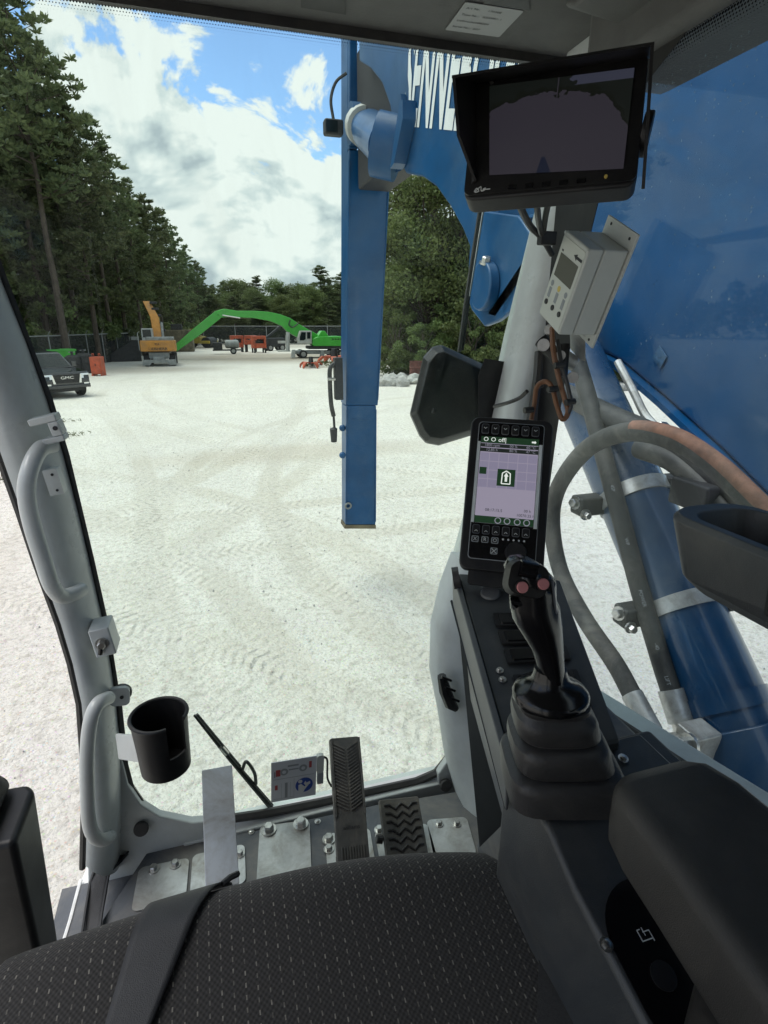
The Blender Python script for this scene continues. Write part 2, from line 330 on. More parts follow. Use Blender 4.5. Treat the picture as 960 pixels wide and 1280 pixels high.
def tag(o, label, cat, group=None, kind=None):
    if label: o['label'] = label
    if cat: o['category'] = cat
    if group: o['group'] = group
    if kind: o['kind'] = kind
    return o
def thing(name, label, cat, loc=(0, 0, 0), group=None):
    o = bpy.data.objects.new(name, None); COL.objects.link(o); o.location = loc; o.empty_display_size = 0.1
    bpy.context.view_layer.update() if False else None
    return tag(o, label, cat, group)
def copy_thing(root, loc, rz=0.0, scale=1.0, label=None):
    r = root.copy(); COL.objects.link(r); r.location = loc; r.rotation_euler = (0, 0, rz); r.scale = (scale,) * 3 if isinstance(scale, (int, float)) else scale
    if label: r['label'] = label
    for ch in list(root.children):
        c = ch.copy(); COL.objects.link(c); c.parent = r
        for g in list(ch.children):
            d = g.copy(); COL.objects.link(d); d.parent = c
    return r
class Frame:
    """A flat face: tl, tr, bl corners; u to the right, v down (both 0..1), n towards the viewer in metres."""
    def __init__(s, tl, tr, bl):
        s.o = tl; s.U = (tr - tl); s.w = s.U.length; s.U.normalize()
        d = bl - tl; d -= s.U * d.dot(s.U); s.h = d.length; s.Vd = d.normalized()
        s.N = s.Vd.cross(s.U)
        if s.N.dot(CAM - tl) < 0: s.N = -s.N
    def p(s, u, v, n=0.0): return s.o + s.U * (u * s.w) + s.Vd * (v * s.h) + s.N * n
    def rect(s, u0, v0, u1, v1, n0, n1, rad=0.0, k=5, taper=0.0):
        """rounded plate between depths n0 and n1; taper shrinks the front (metres)."""
        mb = MB(); mb.loft([s.ring(u0, v0, u1, v1, n0, rad, k), s.ring(u0 + taper / s.w, v0 + taper / s.h, u1 - taper / s.w, v1 - taper / s.h, n1, max(rad - taper, 0), k)]); return mb
    def ring(s, u0, v0, u1, v1, n, rad, k=5):
        x0, x1, y0, y1 = u0 * s.w, u1 * s.w, v0 * s.h, v1 * s.h
        pts = []
        if rad <= 0: cs = [(x0, y0), (x1, y0), (x1, y1), (x0, y1)]; pts = cs
        else:
            for cx, cy, a0 in ((x0 + rad, y0 + rad, 180), (x1 - rad, y0 + rad, 270), (x1 - rad, y1 - rad, 0), (x0 + rad, y1 - rad, 90)):
                for i in range(k + 1):
                    a = R(a0 + 90 * i / k); pts.append((cx + rad * math.cos(a), cy + rad * math.sin(a)))
        return [s.o + s.U * x + s.Vd * y + s.N * n for x, y in pts]
    def disc(s, u, v, r, n0, n1, k=16, r2=None):
        c = s.o + s.U * (u * s.w) + s.Vd * (v * s.h); r2 = r if r2 is None else r2
        f = lambda n, q: [c + s.N * n + s.U * (q * math.cos(2 * math.pi * i / k)) + s.Vd * (q * math.sin(2 * math.pi * i / k)) for i in range(k)]
        return MB().loft([f(n0, r), f(n1, r2)])
class Quad(Frame):
    """Like Frame, but its four corners need not be square."""
    def __init__(s, tl, tr, bl, br): super().__init__(tl.copy(), tr, bl); s.c = (tl, tr, bl, br)
    def p(s, u, v, n=0.0): return (s.c[0] * (1 - u) + s.c[1] * u) * (1 - v) + (s.c[2] * (1 - u) + s.c[3] * u) * v + s.N * n
    def ring(s, u0, v0, u1, v1, n, rad, k=5):
        q = Frame(V((0, 0, 0)), V((s.w, 0, 0)), V((0, -s.h, 0))); return [s.p(a.x / s.w, -a.y / s.h, n) for a in Frame.ring(q, u0, v0, u1, v1, 0, rad, k)]
    def disc(s, u, v, r, n0, n1, k=16, r2=None):
        c = s.p(u, v); r2 = r if r2 is None else r2
        f = lambda n, q: [c + s.N * n + s.U * (q * math.cos(2 * math.pi * i / k)) + s.Vd * (q * math.sin(2 * math.pi * i / k)) for i in range(k)]
        return MB().loft([f(n0, r), f(n1, r2)])
def bolt(mb, c, nrm, r=0.006, h=0.006):
    nrm = V(nrm).normalized(); a = nrm.orthogonal().normalized(); b = nrm.cross(a); c = V(c)
    f = lambda q, z, k=6: [c + nrm * z + (a * math.cos(2 * math.pi * i / k) + b * math.sin(2 * math.pi * i / k)) * q for i in range(k)]
    mb.loft([f(r * 1.5, 0, 12), f(r * 1.5, h * 0.3, 12)]); mb.loft([f(r, h * 0.3), f(r, h), f(r * 0.8, h * 1.15)])
    return mb
def catmull(pts, n=8):
    pts = [V(p) for p in pts]; q = [pts[0] * 2 - pts[1]] + pts + [pts[-1] * 2 - pts[-2]]; out = []
    for i in range(1, len(q) - 2):
        for k in range(n):
            t = k / n; a, b, c, d = q[i - 1], q[i], q[i + 1], q[i + 2]
            out.append(0.5 * ((2 * b) + (c - a) * t + (2 * a - 5 * b + 4 * c - d) * t * t + (3 * b - a - 3 * c + d) * t ** 3))
    return out + [pts[-1]]
def text(body, name, m, parent, size, mtx, ext=0.0, align='CENTER', sx=1.0, bold=0.0):
    cu = bpy.data.curves.new(name, 'FONT'); cu.body = body; cu.size = size; cu.extrude = ext; cu.align_x = align; cu.align_y = 'CENTER'; cu.resolution_u = 3; cu.offset = bold
    tmp = bpy.data.objects.new(name, cu); COL.objects.link(tmp)
    bpy.context.view_layer.update()
    me = bpy.data.meshes.new_from_object(tmp.evaluated_get(bpy.context.evaluated_depsgraph_get()))
    bpy.data.objects.remove(tmp)
    root = parent
    while root.parent is not None: root = root.parent
    me.transform(Matrix.Translation(-root.location) @ mtx @ Matrix.Diagonal((sx, 1, 1, 1)))
    me.materials.clear(); me.materials.append(M[m]); o = bpy.data.objects.new(name, me); me.name = name; COL.objects.link(o); o.parent = parent
    return o
def ftext(body, name, m, parent, fr, u, v, size, n=0.0006, sx=1.0, align='CENTER'):
    mtx = Matrix.Translation(fr.p(u, v, n)) @ Matrix((fr.U, -fr.Vd, fr.N)).transposed().to_4x4()
    return text(body, name, m, parent, size, mtx, 0.0, align, sx)

# ================================================================== SETTING: ground
def ground_mat():
    m = bpy.data.materials.new('crushed_stone_ground'); m.use_nodes = True; t = m.node_tree; b = t.nodes['Principled BSDF']
    b.inputs['Roughness'].default_value = 0.92; b.inputs['Specular IOR Level'].default_value = 0.2
    c = N(t, 'ShaderNodeTexCoord'); src = c.outputs['Object']
    def nz(sc, det, ro=0.55, dist=0.0):
        n = N(t, 'ShaderNodeTexNoise', i_Scale=sc, i_Detail=det, i_Roughness=ro, i_Distortion=dist); L(t, src, n.inputs[0]); return n.outputs[0]
    big, mid, fine, grit = nz(0.10, 6), nz(0.9, 8, 0.65, 0.4), nz(9, 6, 0.6), nz(30, 5, 0.75)
    vor = N(t, 'ShaderNodeTexVoronoi', i_Scale=26.0); L(t, src, vor.inputs['Vector'])
    col = mixc(t, ramp(t, big, [(0.38, (0, 0, 0)), (0.64, (1, 1, 1))]), (0.76, 0.73, 0.66), (0.69, 0.655, 0.585))
    col = mixc(t, ramp(t, mid, [(0.42, (0, 0, 0)), (0.70, (1, 1, 1))]), col, (0.80, 0.765, 0.69))
    col = mixc(t, ramp(t, fine, [(0.50, (0, 0, 0)), (0.72, (0.7, 0.7, 0.7))]), col, (0.42, 0.385, 0.32))
    col = mixc(t, ramp(t, grit, [(0.50, (0, 0, 0)), (0.66, (0.75, 0.75, 0.75))]), col, (0.46, 0.425, 0.365))
    st_ = N(t, 'ShaderNodeTexVoronoi', i_Scale=30.0, i_Randomness=1.0); L(t, src, st_.inputs['Vector'])
    col = mixc(t, math_n(t, 'MULTIPLY', math_n(t, 'LESS_THAN', st_.outputs['Distance'], .28), .45), col, st_.outputs['Color'], 'SOFT_LIGHT')
    sp = N(t, 'ShaderNodeSeparateXYZ'); L(t, src, sp.inputs[0]); X, Y = sp.outputs[0], sp.outputs[1]
    def blob(cx, cy, rx, ry):
        a = math_n(t, 'DIVIDE', math_n(t, 'SUBTRACT', X, cx), rx); d = math_n(t, 'DIVIDE', math_n(t, 'SUBTRACT', Y, cy), ry)
        r = math_n(t, 'SQRT', math_n(t, 'ADD', math_n(t, 'MULTIPLY', a, a), math_n(t, 'MULTIPLY', d, d)))
        return math_n(t, 'SUBTRACT', math_n(t, 'ADD', 1.25, math_n(t, 'MULTIPLY', mid, 0.9)), math_n(t, 'MULTIPLY', r, 1.5), True)
    for cx, cy, rx, ry, k, cc in ((6, 62, 13, 11, 0.75, (0.25, 0.20, 0.15)), (-5, 47, 6, 4, 0.5, (0.30, 0.25, 0.20)), (-1.55, 6.1, 0.16, 0.30, 0.75, (0.50, 0.32, 0.16)),
                                  (2.0, 15, 4.5, 1.3, 0.35, (0.42, 0.34, 0.25)), (3.2, 5.2, 0.25, 0.15, 0.5, (0.48, 0.34, 0.20)), (0.3, 92, 30, 12, 0.7, (0.33, 0.29, 0.24))):
        col = mixc(t, math_n(t, 'MULTIPLY', blob(cx, cy, rx, ry), k), col, (*cc, 1))
    # tyre tracks: bars pressed along arcs of wheels that drove here
    h = math_n(t, 'ADD', math_n(t, 'MULTIPLY', mid, 0.55), math_n(t, 'ADD', math_n(t, 'MULTIPLY', fine, 0.55), math_n(t, 'MULTIPLY', grit, 0.26)))
    h = math_n(t, 'SUBTRACT', h, math_n(t, 'MULTIPLY', vor.outputs['Distance'], 0.12))
    wear = None
    for cx, cy, rad, w, pit in ((-11.0, 3.0, 11.6, 0.32, 0.17), (-11.0, 3.0, 13.7, 0.32, 0.17), (16, 10, 15.2, 0.30, 0.14), (16, 10, 17.2, 0.30, 0.14),
                                (-30, 30, 34.0, 0.35, 0.2), (-30, 30, 36.2, 0.35, 0.2), (3.5, -22, 30.5, 0.30, 0.15), (3.5, -22, 32.4, 0.30, 0.15),
                                (-9, -4, 13.0, 0.28, 0.13), (24, 34, 27.5, 0.3, 0.18), (24, 34, 29.6, 0.3, 0.18), (-60, 5, 57.0, 0.3, 0.16), (-60, 5, 58.9, 0.3, 0.16)):
        dx = math_n(t, 'SUBTRACT', X, cx); dy = math_n(t, 'SUBTRACT', Y, cy)
        r = math_n(t, 'SQRT', math_n(t, 'ADD', math_n(t, 'MULTIPLY', dx, dx), math_n(t, 'MULTIPLY', dy, dy)))
        lat = math_n(t, 'ABSOLUTE', math_n(t, 'SUBTRACT', r, rad))
        inside = math_n(t, 'MULTIPLY', math_n(t, 'SUBTRACT', w, lat, True), 8.0, True)
        s_ = math_n(t, 'MULTIPLY', math_n(t, 'ARCTAN2', dy, dx), rad)
        bars = math_n(t, 'SINE', math_n(t, 'MULTIPLY', math_n(t, 'ADD', s_, math_n(t, 'MULTIPLY', lat, 0.55)), 2 * math.pi / pit))
        k = math_n(t, 'MULTIPLY', inside, ramp(t, mid, [(0.36, (0.1, 0.1, 0.1)), (0.60, (1, 1, 1))]))
        h = math_n(t, 'ADD', h, math_n(t, 'MULTIPLY', k, math_n(t, 'SUBTRACT', math_n(t, 'MULTIPLY', bars, 0.12), 0.15)))
        wear = inside if wear is None else math_n(t, 'MAXIMUM', wear, inside)
    wear = math_n(t, 'MULTIPLY', wear, ramp(t, nz(0.13, 3), [(0.40, (0.12, 0.12, 0.12)), (0.58, (1, 1, 1))]))
    wear = math_n(t, 'MULTIPLY', wear, ramp(t, math_n(t, 'DIVIDE', Y, 60.0), [(0.25, (1, 1, 1)), (0.6, (0.25, 0.25, 0.25))]))
    col = mixc(t, math_n(t, 'MULTIPLY', wear, 0.42), col, (0.53, 0.475, 0.385))
    L(t, col, b.inputs['Base Color'])
    bp = N(t, 'ShaderNodeBump', i_Strength=1.0, i_Distance=0.11); L(t, h, bp.inputs['Height']); L(t, bp.outputs[0], b.inputs['Normal'])
    return m
M['ground'] = ground_mat()
az = np.concatenate([np.linspace(-60, 85, 300), np.linspace(87, 298, 70)]); az = np.radians(az)
rad = np.concatenate([[0.0], np.geomspace(0.8, 900, 190)])
A, RR = np.meshgrid(az, rad); gx, gy = RR * np.sin(A), RR * np.cos(A)
gz = (np.sin(gx * .7 + 1.3 * np.sin(gy * .31)) * np.sin(gy * .55 + gx * .21) * .022 + np.sin(gx * 2.9 + gy * 1.3) * np.sin(gy * 2.3 - gx) * .010)
gz *= np.clip(1.2 - RR / 60, 0, 1); gz[0] = 0
na = len(az); mb = MB(); mb.v = [V(p) for p in np.stack([gx, gy, gz], -1).reshape(-1, 3)]
mb.f = [(i * na + j, i * na + (j + 1) % na, (i + 1) * na + (j + 1) % na, (i + 1) * na + j) for i in range(1, len(rad) - 1) for j in range(na)] + [(na + j, na + (j + 1) % na, 0) for j in range(na)]
ground = mb.build('ground', 'ground', smooth=180); ground['kind'] = 'structure'; ground['label'] = 'pale crushed stone yard with tyre tracks'

# loose stones on the yard
mb = MB()
for k in range(900):
    d = 3.5 + 26 * random.random() ** 1.3; a = R(random.uniform(-28, 62)); x, y = d * math.sin(a), d * math.cos(a)
    s_ = random.uniform(.006, .016) * (1 + d / 22); q = random.uniform(0, 6.3)
    pts = [(x + s_ * random.uniform(.6, 1.2) * math.cos(q + i * 2.1), y + s_ * random.uniform(.6, 1.2) * math.sin(q + i * 2.1), -0.01) for i in range(3)]
    mb.add(pts + [(x + s_ * .2, y, s_ * random.uniform(.35, .8) + .008)], [(0, 1, 3), (1, 2, 3), (2, 0, 3)])
tag(mb.build('loose_gravel', 'stone', smooth=None), 'scattered pale loose stones lying on the yard', 'gravel', kind='stuff')

# ================================================================== TREES
def quads_mesh(name, C, U, W, m):
    """many leaf faces: centres C, half axes U and W (n x 3 arrays)"""
    n = len(C); v = np.stack([C - U - W * .6, C + U * .1 - W, C + U + W * .2, C - U * .1 + W], 1).reshape(-1, 3)
    me = bpy.data.meshes.new(name); me.vertices.add(4 * n); me.vertices.foreach_set('co', v.astype(np.float32).ravel())
    me.loops.add(4 * n); me.loops.foreach_set('vertex_index', np.arange(4 * n, dtype=np.int32))
    me.polygons.add(n); me.polygons.foreach_set('loop_start', np.arange(0, 4 * n, 4, dtype=np.int32))
    me.update(calc_edges=True); me.validate(); me.materials.append(M[m]); return me
def rand_dirs(n):
    d = rng.normal(size=(n, 3)); return d / np.linalg.norm(d, axis=1, keepdims=True)
def link_part(name, me, parent):
    o = bpy.data.objects.new(name, me); COL.objects.link(o); o.parent = parent; return o
def make_pine(label, group, H=22.0, base=0.35, spread=0.17, nbr=46, seed=0, dead=0):
    random.seed(seed); root = thing('pine_tree', label, 'tree', (0, 0, 0), group)
    tr = MB(); lean = [V((random.uniform(-.5, .5) * (h / H) ** 2, random.uniform(-.5, .5) * (h / H) ** 2, h)) for h in np.linspace(-.3, H, 12)]
    tr.tube(lean, [max(.03, .021 * H * (1 - .93 * i / 11) * .62) for i in range(12)], 7)
    Cs, Us, Ws = [], [], []
    for k in range(nbr):
        f = base + (1 - base) * ((k + random.random()) / nbr) ** .85
        h = f * H; g = (f - base) / (1 - base)
        Ln = H * spread * (1.05 - g) ** .75 * random.uniform(.55, 1.15) * (0.6 + min(1, g * 3) * .4) + .3
        a = random.uniform(0, 6.283); rise = random.uniform(-.10, .35) + g * .35
        p0 = V((0, 0, h)); d = V((math.cos(a), math.sin(a), rise)); p1 = p0 + d * Ln
        mid = p0 + d * Ln * .5 + V((0, 0, -.04 * Ln)); tr.tube([p0, mid, p1], [.014 * Ln + .02, .010 * Ln + .012, .012], 4, False)
        nt_ = max(6, int(Ln * 6.4))
        for q in range(nt_):
            s_ = random.uniform(.28, 1.05); c = p0 + d * Ln * s_ + V((random.gauss(0, .17 * Ln), random.gauss(0, .17 * Ln), random.gauss(0, .12 * Ln)))
            n = 17; dd = rand_dirs(n); dd[:, 2] = np.abs(dd[:, 2]) * .8 + .1
            cc = np.array(c)[None] + dd * rng.uniform(.12, .42, (n, 1)); w = np.cross(dd, rand_dirs(n)); w /= np.linalg.norm(w, axis=1, keepdims=True) + 1e-6
            Cs.append(cc); Us.append(dd * rng.uniform(.14, .27, (n, 1))); Ws.append(w * rng.uniform(.05, .115, (n, 1)))
    tr.build('trunk', 'bark', root)
    link_part('crown', quads_mesh('crown', np.concatenate(Cs), np.concatenate(Us), np.concatenate(Ws), 'needles'), root)
    return root
def make_broad(name, label, group, H=12.0, rx=4.0, seed=0, ncl=70, per=110, leaf=.16, low=.12, cat='tree', m='leaves'):
    random.seed(seed); root = thing(name, label, cat, (0, 0, 0), group)
    tr = MB(); top = V((random.uniform(-.3, .3), random.uniform(-.3, .3), H * .8))
    tr.tube([(0, 0, -.2), (0, 0, H * .2), top * .55, top], [.022 * H, .018 * H, .012 * H, .03], 7)
    Cs, Us, Ws = [], [], []
    for k in range(ncl):
        z = random.uniform(low, 1.0); prof = math.sin(math.pi * min(1, max(.06, (z - low * .4) / (1.03 - low * .4))) ** .85) ** .6
        a = random.uniform(0, 6.283); r = rx * prof * math.sqrt(random.uniform(.15, 1)); c = V((r * math.cos(a), r * math.sin(a), z * H))
        rc = random.uniform(.09, .17) * H * .75
        if k % 2 == 0: tr.tube([V((0, 0, max(.1 * H, c.z * .55))), c * .6 + V((0, 0, c.z * .3)), c], [.007 * H, .004 * H, .01], 4, False)
        n = per; d = rand_dirs(n); cc = np.array(c)[None] + d * np.array([1, 1, .72]) * (rc * rng.uniform(.35, 1.05, (n, 1)))
        u = rand_dirs(n); w = np.cross(u, rand_dirs(n)); w /= np.linalg.norm(w, axis=1, keepdims=True) + 1e-6
        s_ = rng.uniform(.6, 1.3, (n, 1)) * leaf; Cs.append(cc); Us.append(u * s_); Ws.append(w * s_ * .6)
    tr.build('trunk', 'bark', root)
    link_part('crown', quads_mesh('crown', np.concatenate(Cs), np.concatenate(Us), np.concatenate(Ws), m), root)
    return root
PL, PG = 'tall dark pine in the dense wood behind the chain-link fence', 'pines of the wood along the yard'
pines = [make_pine(PL, PG, 22, .34, .17, 46, 11), make_pine(PL, PG, 22, .22, .19, 54, 12), make_pine(PL, PG, 22, .46, .20, 40, 13), make_pine(PL, PG, 22, .12, .17, 60, 14)]
BL, BG = 'broad-leaved tree in the green belt behind the white rocks', 'broad-leaved trees behind the rocks'
broads = [make_broad('broadleaf_tree', BL, BG, 13, 4.2, 21, 90, 230, .115, .07), make_broad('broadleaf_tree', BL, BG, 13, 3.4, 22, 80, 230, .115, .10)]
SL, SG = 'rounded leafy bush growing at the foot of the pines', 'bushes at the edge of the wood'
bush = make_broad('leafy_bush', SL, SG, 4.0, 2.3, 31, 40, 170, .085, .05, 'bush')
def at(azd, d): a = R(azd); return V((d * math.sin(a), d * math.cos(a), 0))
used = set()
def plant(protos, k, azd, d, h, hp, label=None, wide=1.0):
    label = label or (PL if protos is pines else BL if protos is broads else SL)
    p = protos[k % len(protos)]; loc = at(azd, d); s_ = h / hp; rz = random.uniform(0, 6.28); sc = (s_ * wide, s_ * wide, s_)
    if p.name not in used:
        used.add(p.name); p.location = loc; p.rotation_euler = (0, 0, rz); p.scale = sc; o = p
        if label: p['label'] = label
        return p
    return copy_thing(p, loc, rz, sc, label)
random.seed(5)
k = 0
# near edge of the wood: (azimuth, distance, height)
plant(pines, 2, -12.1, 52, 24.5, 22, 'tallest pine, its thin ragged top standing clear of the wood', 1.0)
for azd, d, h in ((-11.0, 57, 22.2), (-9.6, 55, 19.2), (-8.4, 60, 19.3), (-7.2, 64, 18.6), (-5.9, 68, 16.6), (-4.9, 74, 16.4), (-4.1, 80, 17.0), (-3.2, 88, 17.4), (-2.3, 96, 16.4), (-1.6, 104, 15.0), (-.8, 112, 13.6), (-0.2, 118, 12.8)):
    plant(pines, k, azd, d, h, 22); k += 1
for azd in np.arange(-34, -12.6, 2.3): plant(pines, k, azd, random.uniform(46, 56), random.uniform(20, 25), 22); k += 1
# ranks behind
for azd in np.arange(-30, -.5, 1.25):
    f = max(0, min(1, (azd + 12) / 12)); d = lerp(62, 122, f) + random.uniform(-3, 9); h = lerp(21.5, 14.5, f) * random.uniform(.82, 1.0)
    plant(pines, k, azd, d, h, 22, None, 1.15); k += 1
for azd in np.arange(-24, -1.5, 1.6):
    f = max(0, min(1, (azd + 12) / 11)); plant(pines, 3, azd, lerp(59, 108, f) + random.uniform(0, 6), random.uniform(7, 12), 22, None, 1.9)
BPL = 'pine in the far belt behind the dark back fence'
for azd in np.arange(-.5, 19, 1.0): 
    o = plant(pines, random.choice((0, 1, 3, 3)), azd, random.uniform(112, 132), random.choice((9.5, 10.5, 11.5, 12.5)) * random.uniform(.86, 1.06), 22, BPL, 1.75); o['group'] = 'pines of the far belt'
FBL = 'rounded broad-leaved tree in the far belt behind the dark back fence'
for azd in np.arange(0.0, 18.5, .85):
    o = plant(broads, random.randint(0, 1), azd, random.uniform(108, 124), random.uniform(7.5, 11), 13, FBL, 1.25); o['group'] = 'broad-leaved trees of the far belt'
for azd in np.arange(0.2, 18, 2.2):
    o = plant(pines, 3, azd, random.uniform(106, 112), random.uniform(5.5, 8), 22, BPL, 2.6); o['group'] = 'pines of the far belt'
# bushes at the foot
for azd, d, h in ((-13.5, 56, 7), (-11.6, 60, 7.5), (-10.2, 64, 6), (-8.8, 70, 5.5), (-7.6, 75, 5.5), (-15.5, 53, 6), (-18, 50, 6), (-21, 48, 5), (-25, 46, 6), (-12.4, 62, 9), (-10.9, 66, 9), (-9.5, 70, 8.5), (-8.2, 76, 8), (-7.0, 82, 8), (-5.8, 86, 8), (-4.6, 90, 8), (-3.4, 96, 8), (-2.4, 102, 7)): plant([bush], 0, azd, d, h, 4.0)
# belt to the right, behind the rocks
j = 0
for azd, d, h in ((18.5, 44, 12.6), (20.6, 41, 13.4), (22.9, 42, 13.0), (25.5, 43, 11.5), (28.5, 42, 11.0), (31.5, 41, 10.5), (35, 42, 11), (38.5, 43, 10), (42, 44, 10), (46, 45, 11), (50, 45, 10), (55, 46, 11), (60, 47, 11)):
    plant(broads, j, azd, d, h, 13)['group'] = BG; j += 1
BSL = 'low leafy bush filling the belt behind the white rocks'
for azd in np.arange(17.6, 58, 1.5):
    o = plant([bush], 0, azd, random.uniform(37.0, 39.5), random.uniform(3.0, 5.5), 4.0, BSL); o['group'] = 'bushes behind the rocks'
for azd in np.arange(17.4, 60, 2.2):
    plant(broads, j, azd, random.uniform(50, 56), random.uniform(9, 13), 13)['group'] = BG; j += 1
# tree line far off that reads as one mass
n = 26000; a = np.radians(rng.uniform(-80, 85, n)); d = rng.uniform(150, 175, n)
hh = 9.5 + 2.2 * np.sin(np.degrees(a) * .9) + 1.6 * np.sin(np.degrees(a) * 2.7 + 1)
C_ = np.stack([d * np.sin(a), d * np.cos(a), rng.uniform(0, 1, n) ** .7 * hh], -1); u = rand_dirs(n); w = np.cross(u, rand_dirs(n))
far = link_part('far_wood', quads_mesh('far_wood', C_, u * .8, w * .55, 'needles'), None)
tag(far, 'far-off dark wood closing the view beyond the yard', 'wood', kind='stuff')

# ================================================================== FENCES
def screen_fence_mat():
    m = bpy.data.materials.new('dark_mesh_screen'); m.use_nodes = True; t = m.node_tree; t.nodes.clear()
    c = N(t, 'ShaderNodeTexCoord'); n = N(t, 'ShaderNodeTexNoise', i_Scale=1.4, i_Detail=4.0); L(t, c.outputs['Object'], n.inputs[0])
    d = N(t, 'ShaderNodeBsdfDiffuse'); d.inputs[0].default_value = (0.05, 0.055, 0.055, 1); tr = N(t, 'ShaderNodeBsdfTransparent')
    mx = N(t, 'ShaderNodeMixShader'); L(t, math_n(t, 'ADD', math_n(t, 'MULTIPLY', n.outputs[0], .4), .20), mx.inputs[0]); L(t, tr.outputs[0], mx.inputs[1]); L(t, d.outputs[0], mx.inputs[2])
    o = N(t, 'ShaderNodeOutputMaterial'); L(t, mx.outputs[0], o.inputs[0]); return m
M['fence_mesh'] = screen_fence_mat()
def fence(label, pts, h, step):
    root = thing('chain_link_fence', label, 'fence', pts[0]); rail = MB(); net = MB()
    for a, b in zip(pts[:-1], pts[1:]):
        d = b - a; n = max(1, round(d.length / step)); side = V((-d.y, d.x, 0)).normalized() * .012
        for i in range(n + (b is pts[-1])):
            p = a + d * (i / n); mb = MB(); mb.tube([p, p + V((0, 0, h))], .06, 6); mb.tube([p + V((0, 0, h)), p + V((0, 0, h + .3)) - side * 18], .03, 5); mb.build('post', 'greymetal', root)
        rail.tube([a + V((0, 0, h - .04)), b + V((0, 0, h - .04))], .045, 6)
        net.hexa([a - side, b - side, b + side, a + side] + [q + V((0, 0, h - .05)) for q in (a - side, b - side, b + side, a + side)])
    rail.build('top_rail', 'greymetal', root); net.build('wire_screen', 'fence_mesh', root, smooth=None)
    return root
fence('grey chain-link fence with posts in front of the tall pines', [V((-25, 30, 0)), V((-12.4, 46.5, 0)), V((-7.6, 62, 0)), V((-6.2, 100, 0))], 2.5, 2.7)
fence('low dark screened fence along the back of the yard', [V((-6.0, 101, 0)), V((24, 97, 0))], 3.0, 5)

# ================================================================== YARD THINGS
def basis(p, yaw): return Matrix.Translation(p) @ Matrix.Rotation(yaw, 4, 'Z')
def face_yaw(p): return math.atan2(-p.x, p.y) # local -Y looks at the camera when yaw is this
def wheel(parent, xf, c, r, w, axis='X', spin='tyre'):
    ax = V((1, 0, 0)) if axis == 'X' else V((0, 1, 0)); c = V(c); n = 18
    a = ax.orthogonal().normalized(); b = ax.cross(a)
    ring = lambda q, o: [c + ax * o + (a * math.cos(2 * math.pi * i / n) + b * math.sin(2 * math.pi * i / n)) * q for i in range(n)]
    mb = MB(); mb.loft([ring(r * .6, -w / 2), ring(r * .93, -w / 2), ring(r, -w * .36), ring(r, w * .36), ring(r * .93, w / 2), ring(r * .6, w / 2)])
    o = mb.build('wheel', 'tyre', parent, xf=xf)
    m2 = MB(); m2.loft([ring(r * .58, -w * .515), ring(r * .5, -w * .46), ring(r * .2, -w * .46), ring(r * .18, -w * .53)]); m2.loft([ring(r * .58, w * .515), ring(r * .5, w * .46), ring(r * .2, w * .46), ring(r * .18, w * .53)])
    m2.build('rim', 'rim', o, xf=xf); return o
def pbox(name, m, parent, xf, a, b, bevel=.02): return MB().box(a, b).build(name, m, parent, xf=xf, bevel=bevel)

# ---- dark pickup truck (local: nose towards -Y, width X 2.0)
p = G(74, 497) + V((-.1, .55, 0)); XF = basis(p, face_yaw(p) + R(21)) @ Matrix.Diagonal((1.04, 1.04, 1.04, 1))
tk = thing('pickup_truck', 'black pickup truck with bright grille badge parked by the chain-link fence', 'truck', p)
def yz(pts, x0, x1): return MB().prism([(x0, y, z) for y, z in pts], (x1 - x0, 0, 0))
low = [(-1.1, .45), (-1.12, .75), (-1.10, 1.02), (-1.02, 1.14), (-.2, 1.22), (.35, 1.27), (4.6, 1.30), (4.65, .62), (4.55, .5)]
body = MB(); 
secs = []
for x, inset in ((-1.0, .06), (-.93, 0), (.93, 0), (1.0, .06)):
    secs.append([(x, lerp(y, 1.7, inset * .3), z - inset * (z - .6) * .8) for y, z in low])
body.loft(secs); body.build('body', 'truck', tk, xf=XF, bevel=.03)
cabm = MB(); cabm.loft([[(-.90, .25, 1.26), (.90, .25, 1.26), (.90, 2.75, 1.28), (-.90, 2.75, 1.28)], [(-.74, 1.05, 1.88), (.74, 1.05, 1.88), (.76, 2.45, 1.90), (-.76, 2.45, 1.90)], [(-.66, 1.2, 1.94), (.66, 1.2, 1.94), (.68, 2.35, 1.95), (-.68, 2.35, 1.95)]]); cabm.build('cab', 'truck', tk, xf=XF, bevel=.03)
MB().hexa([(-.82, .30, 1.31), (.82, .30, 1.31), (.82, .40, 1.31), (-.82, .40, 1.31), (-.69, .985, 1.85), (.69, .985, 1.85), (.69, 1.08, 1.85), (-.69, 1.08, 1.85)]).build('windshield', 'autoglass', tk, xf=XF)
